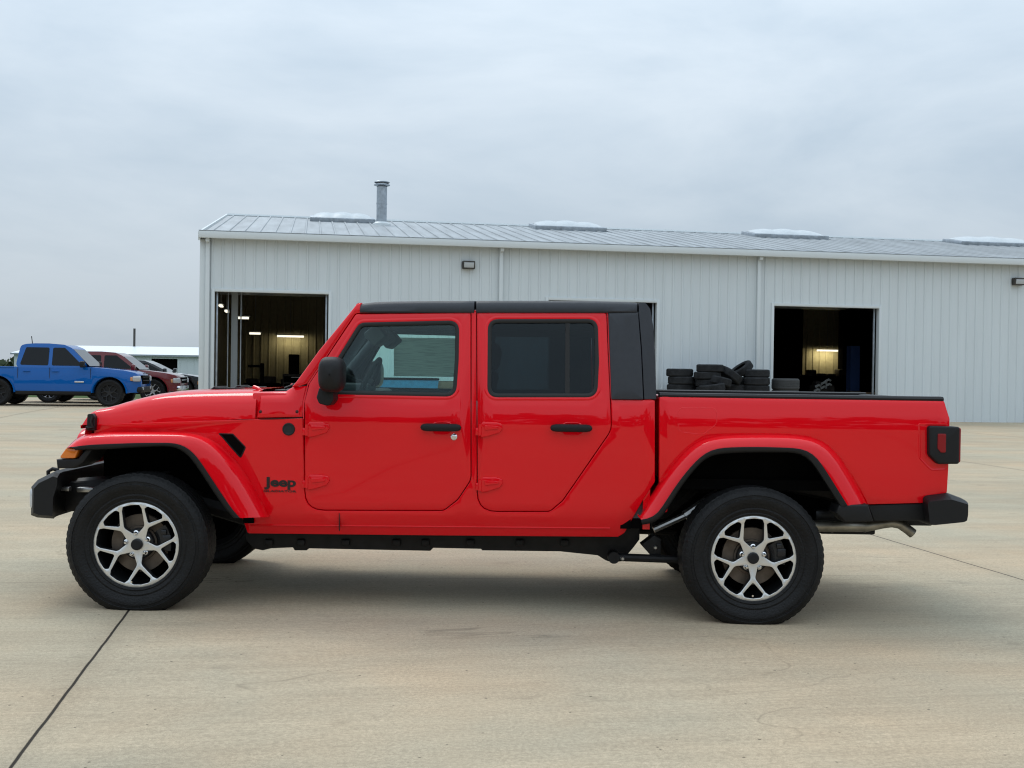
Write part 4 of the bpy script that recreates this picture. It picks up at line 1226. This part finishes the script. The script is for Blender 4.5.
# interior column
s_, _ = BI(234.5, 340, 1.2)
mb = MB()
mb.bb(s_-.09, s_+.09, 1.05, 1.08, ZB, EAVE-.3); mb.bb(s_-.09, s_+.09, 1.32, 1.35, ZB, EAVE-.3); mb.bb(s_-.01, s_+.01, 1.08, 1.32, ZB, EAVE-.3)
mb.build('steel_column', 'column_grey', bld)
for dx_ in (-.19, .19):
    mb = MB(); mb.tube([(s_+dx_, 1.1, ZB), (s_+dx_, 1.1, EAVE-.3)], .02, 6); mb.build('conduit_pipe', 'galv', bld)

# -- things in and at the building
def bthing(name, s, t, label, cat, group=None, z=0, rz=0):
    return tag(empty(name, BW(s, t, z), TH+rz), label, cat, group)
# vehicle lift
s_, _ = BI(853.5, 370, 3.0); _, zt = BI(853.5, 346, 3.0)
lf = bthing('vehicle_lift', s_, 3.0, 'blue two-post vehicle lift standing inside the right bay doorway', 'vehicle lift')
for q in (0, 2.7):
    mb = MB(); mb.bb(q-.17, q+.17, -.13, -.10, -.02, zt); mb.bb(q-.17, q-.13, -.10, .2, -.02, zt); mb.bb(q+.13, q+.17, -.10, .2, -.02, zt); mb.bb(q-.3, q+.3, -.25, .3, -.02, .02)
    ps = mb.build('post', 'lift_blue', lf)
    mb = MB(); mb.bb(q-.2, q+.2, -.18, .1, .55, .95, .02); mb.tube([(q, -.1, .65), (q+(.8 if q == 0 else -.8), -.8, .65)], .05, 8); mb.build('lift_arm', 'rust_dark', ps)
s_, _ = BI(822, 384, 5.0)
en = bthing('engine_on_stand', s_, 5.0, 'bare metal engine with bright parts on a stand in the right bay', 'engine')
mb = MB(); mb.box((0, 0, .85), (.75, .6, .55), .05); mb.box((-.1, 0, 1.15), (.45, .3, .18), .04, rot=(0, .3, 0)); mb.build('engine_block', 'rust_dark', en)
random.seed(3)
for k in range(6):
    mb = MB(); x = -.42+(k % 3)*.22+random.uniform(-.06, .06); z = .90+.16*(k//3)+.10*(k % 3)
    mb.tube([(x, -.33, z), (x+.1, -.40, z+.07), (x+.19, -.36, z+.03)], .045, 8); mb.build('manifold_pipe', 'trim', en)
mb = MB(); mb.bb(-.4, .4, -.06, .06, -.02, .1); mb.bb(-.06, .06, -.5, .5, -.02, .1); mb.bb(-.06, .06, -.06, .06, .1, .6); mb.build('stand', 'rust_dark', en)
s_, _ = BI(870, 380, 2.2)
wb = bthing('workbench', s_, 2.2, 'cluttered workbench beside the right doorway jamb, partly in shadow', 'workbench')
mb = MB(); mb.bb(-.3, .5, -.3, .3, .86, .92); mb.build('bench_top', 'box_brown', wb)
for a, b in ((-.26, -.26), (.46, -.26), (-.26, .26), (.46, .26)):
    mb = MB(); mb.bb(a-.03, a+.03, b-.03, b+.03, -.02, .86); mb.build('leg', 'rust_dark', wb)
s_, _ = BI(300, 370, 7.0)
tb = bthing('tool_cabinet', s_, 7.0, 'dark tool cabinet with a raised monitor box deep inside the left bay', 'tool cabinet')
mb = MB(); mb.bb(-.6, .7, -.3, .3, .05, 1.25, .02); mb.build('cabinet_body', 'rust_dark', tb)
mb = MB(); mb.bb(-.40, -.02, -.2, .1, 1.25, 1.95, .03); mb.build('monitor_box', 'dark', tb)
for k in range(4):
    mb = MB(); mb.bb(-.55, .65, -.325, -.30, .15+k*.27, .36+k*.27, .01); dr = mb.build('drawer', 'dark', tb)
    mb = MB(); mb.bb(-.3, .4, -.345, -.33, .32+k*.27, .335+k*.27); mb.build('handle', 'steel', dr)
s_, _ = BI(252, 378, 3.5)
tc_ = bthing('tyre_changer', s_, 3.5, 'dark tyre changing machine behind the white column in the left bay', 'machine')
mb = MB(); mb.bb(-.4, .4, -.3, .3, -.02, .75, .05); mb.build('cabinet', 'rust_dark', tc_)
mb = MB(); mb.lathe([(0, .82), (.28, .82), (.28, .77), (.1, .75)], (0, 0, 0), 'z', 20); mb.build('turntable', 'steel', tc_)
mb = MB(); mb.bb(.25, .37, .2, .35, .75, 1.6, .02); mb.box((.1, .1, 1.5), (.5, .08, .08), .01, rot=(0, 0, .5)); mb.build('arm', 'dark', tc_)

sA, _ = BI(800, 380, 11.6); sB, _ = BI(840, 380, 11.6)  # tall dark boxes added on both sides narrow the lamp-lit wall
for nm, s0_, s1_, zz, lab in (('parts_shelf', sA-.2, sB+.2, 1.58, 'dark loaded parts shelf below the lit yellow wall in the right bay'), ('dark_screen', sA-3.6, sA, 4.4, 'tall dark box added left of the lit yellow wall to bound its light'), ('dark_screen', sB, sB+2.6, 4.4, 'tall dark box added right of the lit yellow wall to bound its light'),
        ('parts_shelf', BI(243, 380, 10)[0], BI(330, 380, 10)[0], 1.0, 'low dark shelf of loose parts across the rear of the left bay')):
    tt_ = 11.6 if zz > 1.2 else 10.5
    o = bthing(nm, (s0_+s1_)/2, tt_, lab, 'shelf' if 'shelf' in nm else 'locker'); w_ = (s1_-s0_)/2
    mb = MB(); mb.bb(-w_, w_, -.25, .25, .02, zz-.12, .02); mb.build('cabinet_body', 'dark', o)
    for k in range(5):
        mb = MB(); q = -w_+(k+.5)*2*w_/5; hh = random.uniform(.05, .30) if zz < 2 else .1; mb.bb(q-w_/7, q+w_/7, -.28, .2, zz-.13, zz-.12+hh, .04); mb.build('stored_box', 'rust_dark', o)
# tyres
def small_tyre(rad, w, rr):
    mb = tyre_mb(rad, w, rr, 0, 48, True)
    bmesh.ops.rotate(mb.bm, verts=mb.bm.verts, cent=(0, 0, 0), matrix=Matrix.Rotation(R(90), 3, 'X'))
    zs = [v.co.z for v in mb.bm.verts]; z0 = min(zs); 
    for v in mb.bm.verts: v.co.z -= z0
    return mb
tyreA = small_tyre(.36, .235, .215).build('tyre', 'old_rubber')
first = [tyreA]
PT = -1.3
pile_sx = lambda px: BI(px, 380, PT)[0]
def put_tyre(s, z, t, label, tilt=(0, 0), sc=1, grp='old tyres piled by the building wall'):
    o = first.pop() if first else tyreA.copy()
    if not o.users_collection: col.objects.link(o)
    o.location = BW(s, t, z); o.rotation_euler = (tilt[0], tilt[1], random.uniform(0, 6)) if tilt == (0, 0) else (tilt[0], tilt[1], TH)
    o.scale = (sc, sc, 1)
    tag(o, label, 'tyre', grp); return o
H = .235
zb_ = lambda px, py: BI(px, py, PT)[1]
ORD = ['first', 'second', 'third', 'fourth', 'fifth', 'sixth', 'seventh', 'eighth']
def column(px, py, t, nm):
    zt_ = zb_(px, py)+.04; n = round(zt_/H); h = zt_/n
    for i in range(n):
        o = put_tyre(pile_sx(px)+random.uniform(-.05, .05), -.04+i*h, t+random.uniform(-.03, .03), 'used black tyre, %s from the ground in the %s column of the pile' % (ORD[i], nm))
        o.scale = (1.13, 1.13, h/H*.995)
column(680, 368.8, -1.3, 'leftmost'); column(703.5, 364.6, -1.75, 'second front'); column(731, 384.5, -1.35, 'middle front'); column(754.5, 369.6, -1.5, 'rightmost'); column(692, 378, -.62, 'left rear'); column(718, 374, -.60, 'middle rear'); column(741, 377, -.62, 'right rear')
for px, py, ty, t, lab in ((718.5, 381, .22, -1.9, 'used tyre leaning gently right in the front middle of the wall pile'),
                     (730, 375.6, .60, -1.6, 'used tyre slanting steeply down to the right on the pile middle'),
                     (741, 370, -.62, -1.2, 'used tyre propped steeply upward to the right as the pile peak'),
                     (712, 388, -.15, -2.1, 'used tyre lying low in front of the pile, just above the bed rail')):
    s_, z_ = BI(px, py, t)
    off_ = Matrix.Rotation(TH, 3, 'Z') @ Matrix.Rotation(ty, 3, 'Y') @ Vector((0, 0, H/2))
    o = put_tyre(0, 0, 0, lab, (0, ty)); o.location = Vector(BW(s_, t, z_))-off_; o.scale = (1.08, 1.08, 1)
mat('tread_grey', (.045, .047, .048), .85, bump=.5, bscale=50)
wh_ = (zb_(785.5, 378.6)+.04)/4
for i in range(4):
    o = put_tyre(pile_sx(785.5), -.04+i*wh_, PT, 'grey wide tyre, %s from the ground in the stack by the right doorway' % ORD[i], (0, 0), 1.13, 'wide tyres stacked by the right doorway')
    o.scale = (1.17, 1.17, wh_/H*.995)
    if i == 0:
        wide = o.data.copy(); wide.materials.clear(); wide.materials.append(MT['tread_grey'])
    o.data = wide
# boxes added by the wall, standing in for car reflections in the front windows
s_, z0_ = BI(407, 390, -1.5); 
db = bthing('reflection_box_blue', s_, -1.6, 'blue box by the wall standing in for a car reflection in pickup windows', 'reflection stand-in')
mb = MB(); mb.prism([(-.8, 0.02), (.7, 0.02), (.85, 1.16), (-.85, 1.16)], -.5, .5, .02); mb.build('box_body', 'box_blue', db)
mb = MB(); mb.bb(-.87, .87, -.52, .52, 1.16, 1.22, .02); mb.build('lid', 'dark', db)
s_, _ = BI(441, 390, -1.5)
pc = bthing('reflection_box_brown', s_, -1.5, 'brown box right of the blue box, standing in for a window reflection', 'crate')
mb = MB()
for k in range(5): mb.bb(-.55, .55, -.42, -.39, .05+k*.22, .24+k*.22, .005)
mb.bb(-.55, -.5, -.4, .4, .02, 1.14); mb.bb(.5, .55, -.4, .4, .02, 1.14); mb.bb(-.5, .5, .38, .41, .02, 1.14); mb.bb(-.5, .5, -.39, .38, 0, .04); mb.build('box_boards', 'box_brown', pc)

# ================================================================== parked vehicles at the left
mat('blue_paint', (.002, .095, .36), .5, 0, .04, .8); mat('maroon_paint', (.16, .012, .016), .4, 0, .1, 1.0); mat('black_paint', (.010, .011, .016), .35, 0, .1, 1.0)
mat('veh_glass', (.006, .008, .010), .06, 0, .22, bump=.1, bscale=2); mat('headlens', (.45, .45, .46), .15, .2, .6, 1); mat('headamber', (.6, .25, .08), .2, 0, .5, 1)
def vehicle(name, label, cat, paint, loc, rz, L_, WB, H_, W_, hoodz, bedz, cab, dark_rim, grp='vehicles parked in a row', suv=False, chrome=False):
    """faces +x; origin at ground centre between axles"""
    v = empty(name, loc, rz); tag(v, label, cat, grp)
    hw = W_/2; fx = WB/2; rx = -WB/2; nose = fx+(L_-WB)*.45; tail = rx-(L_-WB)*.55; sill = .48; rw = .40; ar = .49
    c0, c1, c2, c3 = cab     # rear base, rear top, front top, windshield base
    def arch(cx):
        return [(cx+ar*math.cos(a), .40+ar*math.sin(a)) for a in [PI*k/14 for k in range(0, 15)] if .40+ar*math.sin(a) > sill-.1]
    low = [(nose-.06, .42), (fx+ar, .42)]+arch(fx)[0:]+[(fx-ar, sill-.04), (rx+ar, sill-.04)]+arch(rx)+[(rx-ar, .5), (tail+.02, .52)]
    belt = hoodz+.02
    up = [(tail, .70), (tail+.01, bedz-.02), (tail+.05, bedz), (c0-.04, bedz), (c0, belt-.02), (c3, belt), (c3+.15, hoodz+.01), (nose-.45, hoodz-.06), (nose-.15, hoodz-.13), (nose-.04, hoodz-.22), (nose, .78), (nose+.01, .60)]
    if suv: up = [(tail, .70), (tail+.01, belt-.3), (c0, belt), (c3, belt)]+up[6:]
    mb = MB(); o = low+up
    mb.prism(o, -hw, hw, .05, yf=lambda x, z: 1+.02*math.sin(max(0, min(1, (z-.6)/.5))*PI)-.06*smooth((z-.88)/.25)-.06*smooth((.6-z)/.2)*.5-.22*smooth((x-nose+.55)/.6)**1.5)
    body = mb.build('body', paint, v, 40)
    # pickup bed hollow
    if not suv:
        mb = MB(); mb.bb(tail+.12, c0-.08, -hw+.14, hw-.14, bedz-.01, bedz+.006); mb.build('bed_liner', 'dark', v)
        mb = MB(); mb.bb(tail+.01, c0-.04, -hw+.03, -hw+.1, bedz-.02, bedz+.02, .008); mb.bb(tail+.01, c0-.04, hw-.1, hw-.03, bedz-.02, bedz+.02, .008); mb.build('bed_rails', paint, v)
    # greenhouse
    k_ = .27
    def lean(z): return (hw*.955-.02-k_*(z-belt))
    gh = [(c0, belt-.04), (c3, belt-.04), (c2+.12, H_-.12), (c2-.10, H_-.03), ((c1+c2)/2+.15, H_), ((c1+c2)/2-.25, H_-.003), (c1+.2, H_-.02), (c1+.03, H_-.06)]
    mb = MB(); mb.prism(rnd([(a, b, .15) for a, b in gh], 4), -1, 1, 0)
    for q in mb.bm.verts: q.co.y = math.copysign(lean(q.co.z), q.co.y)
    cabo = mb.build('cab', paint, v, 30)
    # side windows
    zb, zt = belt+.035, H_-.12
    xw = lambda z: c3-.10+(c2-c3)*(z-belt)/(H_-belt-.06)
    xr_ = lambda z: c0+.10+(c1-c0)*(z-belt)/(H_-belt)
    xm = (c0+c3)/2-.10
    wins = [[(xm+.05, zb), (xw(zb)-.10, zb), (xw(zt)-.04, zt), (xm+.05, zt)], [(xr_(zb)+.02, zb+.01), (xm-.05, zb), (xm-.05, zt), (xr_(zt)+.1, zt)]]
    if suv: 
        x3 = c0+(c3-c0)*.30
        wins[1] = [(x3, zb), (xm-.05, zb), (xm-.05, zt), (x3, zt)]; wins.append([(xr_(zb)+.05, zb+.03), (x3-.07, zb), (x3-.07, zt), (xr_(zt)+.12, zt)])
    for sd_ in (-1, 1):
        for w_ in wins:
            lp = rnd([(a, b, .05) for a, b in w_], 4); vv, fs = fill([lp], 0); mb = MB()
            mb.add([(p.x, sd_*(lean(p.y)+.004), p.y) for p in vv], fs); mb.grid([[(a, sd_*(lean(b)+e_), b) for a, b in lp] for e_ in (.004, -.02)], closed=True)
            mb.build('side_window', 'veh_glass', v)
        mb = MB(); mb.box((c3-.22, sd_*(hw+.10), belt+.08), (.12, .24, .19), .04); mb.box((c3-.2, sd_*(hw-.03), belt+.03), (.08, .12, .06), .01); mb.build('side_mirror', paint if not dark_rim else 'plastic', v)
        for hx in (xm+.16, xr_(zb)+.22):
            mb = MB(); mb.box((hx, sd_*(hw*.965+.012), belt-.13), (.2, .03, .035), .01); mb.build('handle', paint, v)
        for lx in (xm, c3-.02, c0+.08):
            mb = MB(); mb.bb(lx-.005, lx+.005, sd_*(hw*.95), sd_*(hw*.962+.003), sill+.1, belt-.03); mb.build('door_gap', 'seal', v)
        # sill, arch trims
        mb = MB(); mb.bb(rx+ar+.02, fx-ar-.02, sd_*(hw-.14), sd_*(hw-.03), sill-.14, sill, .02); mb.build('sill', 'plastic', v)
        for cx in (fx, rx):
            mb = MB(); rows = []
            for k in range(15):
                a = PI*k/14; r_ = []
                for rr, yy in ((ar+.03, hw*.985-.03), (ar+.025, hw+.010), (ar-.01, hw+.012), (ar-.03, hw-.12)):
                    r_.append((cx+rr*math.cos(a), sd_*yy, .40+rr*math.sin(a)))
                rows.append(r_)
            mb.grid(rows); mb.build('arch_trim', paint, v, 50)
            mb = MB(); mb.bb(cx-ar+.02, cx+ar-.02, sd_*(hw-.36), sd_*(hw-.34), .38, .86); mb.build('wheel_well', 'dark', v)
        mb = MB(); mb.box((nose-.13, sd_*(hw-.20), hoodz-.30), (.24, .30, .17), .04, rot=(0, 0, -sd_*.35)); hl = mb.build('headlight', 'headlens', v)
        mb = MB(); mb.box((nose-.235, sd_*(hw-.115), hoodz-.31), (.10, .12, .12), .02, rot=(0, 0, -sd_*.3)); mb.build('marker', 'headamber', hl)
        mb = MB(); mb.bb(tail-.01, tail+.10, sd_*(hw-.04), sd_*(hw-.2), .85, 1.12, .02); mb.build('tail_light', 'redlens', v)
    # windshield and rear glass
    def ws(x0, z0, x1, z1, off):
        mb = MB(); d = Vector((x1-x0, 0, z1-z0)).normalized(); n = Vector((d.z, 0, -d.x))*off
        a0, a1 = lean(z0)-.05, lean(z1)-.04
        P = [(x0+n.x, -a0, z0+n.z), (x0+n.x, a0, z0+n.z), (x1+n.x, a1, z1+n.z), (x1+n.x, -a1, z1+n.z), (x0-n.x*3, -a0, z0-n.z*3), (x0-n.x*3, a0, z0-n.z*3), (x1-n.x*3, a1, z1-n.z*3), (x1-n.x*3, -a1, z1-n.z*3)]
        mb.add(P, [(0, 1, 2, 3), (0, 4, 5, 1), (1, 5, 6, 2), (2, 6, 7, 3), (3, 7, 4, 0)]); return mb
    dxs = c2+.12-c3; dzs = H_-.12-(belt-.04)
    f_ = lambda t: (c3+dxs*t, belt-.04+dzs*t)
    a_, b_ = f_(.12), f_(.93); ws(a_[0], a_[1], b_[0], b_[1], .006).build('windshield', 'veh_glass', v)
    f_ = lambda t: (c0+(c1+.02-c0)*t, belt-.04+(H_-.06-belt+.04)*t)
    a_, b_ = f_(.25), f_(.85); ws(a_[0], a_[1], b_[0], b_[1], -.006).build('rear_window', 'veh_glass', v)
    # grille and bumpers
    mb = MB(); mb.bb(nose-.06, nose+.02, -hw*.58, hw*.58, .66, hoodz-.20, .03); gr = mb.build('grille', 'dark', v)
    for k in range(3):
        mb = MB(); z = .76+k*.10; mb.bb(nose+.012, nose+.035, -hw*.55, hw*.55, z, z+.03, .008); mb.build('grille_bar', 'chrome' if chrome else 'plastic', gr)
    mb = MB(); mb.bb(nose-.12, nose+.05, -hw*.84, hw*.84, .42, .60, .06); mb.build('front_bumper', 'chrome' if chrome else 'plastic', v)
    for k in (-1, 1):
        mb = MB(); mb.box((nose+.03, k*hw*.62, .54), (.06, .16, .09), .02); mb.build('fog_lamp', 'headlens', v)
    mb = MB(); mb.bb(tail-.12, tail+.08, -hw*.95, hw*.95, .48, .66, .04); mb.build('rear_bumper', 'chrome' if chrome else 'plastic', v)
    mb = MB(); mb.bb(rx-.2, fx+.2, -.5, .5, .30, .50, .03); mb.build('chassis', 'chassis', v)
    # wheels
    for cx in (fx, rx):
        for sd_ in (-1, 1):
            R0 = .26; mb = rimface(R0, 1.2+cx)
            for q in mb.bm.verts: q.co.y += .02
            wh = mb.build('wheel', ['alloy_dark', 'seal'] if dark_rim else ['alloy', 'alloy_dark'], v, 35, 1e-4, mirror=(sd_ > 0)); wh.location = (cx, sd_*(hw-.01), rw)
            mb = tyre_mb(rw, .26, .25, 0, 60); mb.build('tyre', 'rubber', wh, 40, mirror=(sd_ > 0))
            mb = MB(); mb.lathe([(0, .07), (.24, .075), (.25, .03)], (0, 0, 0), 'y', 30); mb.build('brake_disc', 'chassis', wh, mirror=(sd_ > 0))
    return v
vy = 34.4
def gz(x, y): return g(x, y)
x0v = Q(49.5, 400, vy-.9)[0]
v1 = vehicle('pickup_truck', 'bright blue crew cab pickup with dark wheels parked at the left edge', 'pickup truck', 'blue_paint', (x0v, vy, gz(x0v, vy)), R(7), 5.05, 3.15, 1.83, 1.9, 1.13, 1.12, (-1.08, -1.0, .34, 1.06), True)
mb = MB(); mb.bb(.60, .86, -.955, -.945, .70, .74, .002); mb.build('door_badge', 'chrome', v1)
mb = MB(); mb.tube([(-.85, 0, 1.82), (-.88, 0, 2.05)], .012, 6); mb.build('antenna', 'dark', v1)
vy2 = 37.6; xr2 = Q(46, 400, vy2-1)[0]
v2 = vehicle('pickup_truck', 'maroon pickup with chrome bumper parked just behind the blue pickup', 'pickup truck', 'maroon_paint', (xr2+1.6, vy2, gz(xr2+1.6, vy2)), R(7), 5.05, 3.2, 1.66, 1.95, 1.06, 1.06, (-1.0, -.85, .50, 1.25), False, chrome=True)
vy3 = 41.0; xr3 = Q(93, 400, vy3-1)[0]
v3 = vehicle('sport_utility_vehicle', 'low black suv parked behind the maroon pickup, furthest of the row', 'suv', 'black_paint', (xr3+1.45, vy3, gz(xr3+1.45, vy3)), R(7), 4.70, 2.85, 1.44, 1.9, .96, .96, (-2.1, -1.6, .25, 1.12), False, suv=True)

# ================================================================== far white building and trees
def far(px, py, Y): return Q(px, py, Y)
FY = 150.0
xa, za = far(14, 357, FY); xb, zb = far(250, 356, FY); _, zr = far(120, 346.2, FY+9)
fb_ = empty('warehouse', ((xa+xb)/2, FY, 0)); tag(fb_, 'long low white metal warehouse far away behind the parked vehicles', 'building')
hl_ = (xb-xa)/2; zE = far(120, 354.2, FY)[1]
dA, dB = far(151.5, 360, FY)[0]-(xa+xb)/2, far(177.5, 360, FY)[0]-(xa+xb)/2; dZ = far(165, 358.8, FY)[1]
mat('white_roof', (.72, .76, .78), .4); mat('white_wall', (.62, .67, .68), .6, var=.05)
mb = MB(); ribbed(mb, -hl_, dA, .0, zE, 0, -1, .9, .04); ribbed(mb, dA, dB, dZ, zE, 0, -1, .9, .04); ribbed(mb, dB, hl_, 0, zE, 0, -1, .9, .04)
mb.add([(-hl_, 0, 0), (-hl_, 0, zE), (-hl_, 9, zr), (-hl_, 18, zE), (-hl_, 18, 0)], [(0, 1, 2, 3, 4)]); mb.add([(hl_, 0, 0), (hl_, 0, zE), (hl_, 9, zr), (hl_, 18, zE), (hl_, 18, 0)], [(0, 1, 2, 3, 4)])
mb.bb(-hl_, hl_, 17.9, 18, 0, zE); mb.build('wall', 'white_wall', fb_)
mb = MB(); mb.grid([[(-hl_-.3, -.4, zE), (hl_+.3, -.4, zE)], [(-hl_-.3, 9, zr), (hl_+.3, 9, zr)], [(-hl_-.3, 18.4, zE), (hl_+.3, 18.4, zE)]]); mb.build('roof', 'white_roof', fb_)
mb = MB(); mb.bb(-hl_-.3, hl_+.3, -.5, -.42, zE-.22, zE-.02); mb.build('fascia', 'galv', fb_)
mb = MB(); mb.bb(dA, dB, .6, .7, 0, dZ); mb.build('door_opening', 'dark', fb_)
xp_, zp0 = far(134.3, 344, FY+9); zp1 = far(134.3, 328.5, FY+9)[1]
mb = MB(); mb.tube([(xp_-(xa+xb)/2, 9, zp0-.6), (xp_-(xa+xb)/2, 9, zp1)], .16, 8); mb.build('chimney_pipe', 'rust_dark', fb_)
# far trees as one mass: leaf clumps
mat('leaves', (.045, .065, .03), .9, var=.4, vscale=.4)
random.seed(11); mb = MB()
for k in range(2600):
    x = random.uniform(-330, -125); y = 330+random.uniform(-9, 9); hgt = 2.9+.7*math.sin(x*.13)+.5*math.sin(x*.41+1)
    z = random.uniform(0, 1)**.8*hgt; a = random.uniform(0, 6.28); s_ = random.uniform(.5, 1.3)
    p = Vector((x, y, z)); e1 = Vector((math.cos(a), math.sin(a), random.uniform(-.5, .5)))*s_; e2 = Vector((-math.sin(a)*.4, math.cos(a)*.4, 1))*s_*.8
    mb.add([p-e1, p-e2, p+e1, p+e2], [(0, 1, 2, 3)])
tag(mb.build('tree_line', 'leaves'), 'distant dark green line of trees on the horizon at the far left', 'trees', kind='stuff')

# unseen tree row added behind the camera to darken reflections in the paint
random.seed(5); mb = MB()
for k in range(3000):
    x = random.uniform(-90, 90); y = -46+random.uniform(-5, 5); hgt = 8+2.4*math.sin(x*.11)+1.6*math.sin(x*.37+1)
    z = random.uniform(0, 1)**.8*hgt; a = random.uniform(0, 6.28); s_ = random.uniform(.6, 1.6)
    p = Vector((x, y, z)); e1 = Vector((math.cos(a), math.sin(a), random.uniform(-.5, .5)))*s_; e2 = Vector((-math.sin(a)*.4, math.cos(a)*.4, 1))*s_*.8
    mb.add([p-e1, p-e2, p+e1, p+e2], [(0, 1, 2, 3)])
tag(mb.build('reflection_trees', 'leaves'), 'unseen green tree row added behind the camera to darken paint reflections', 'trees', kind='stuff')
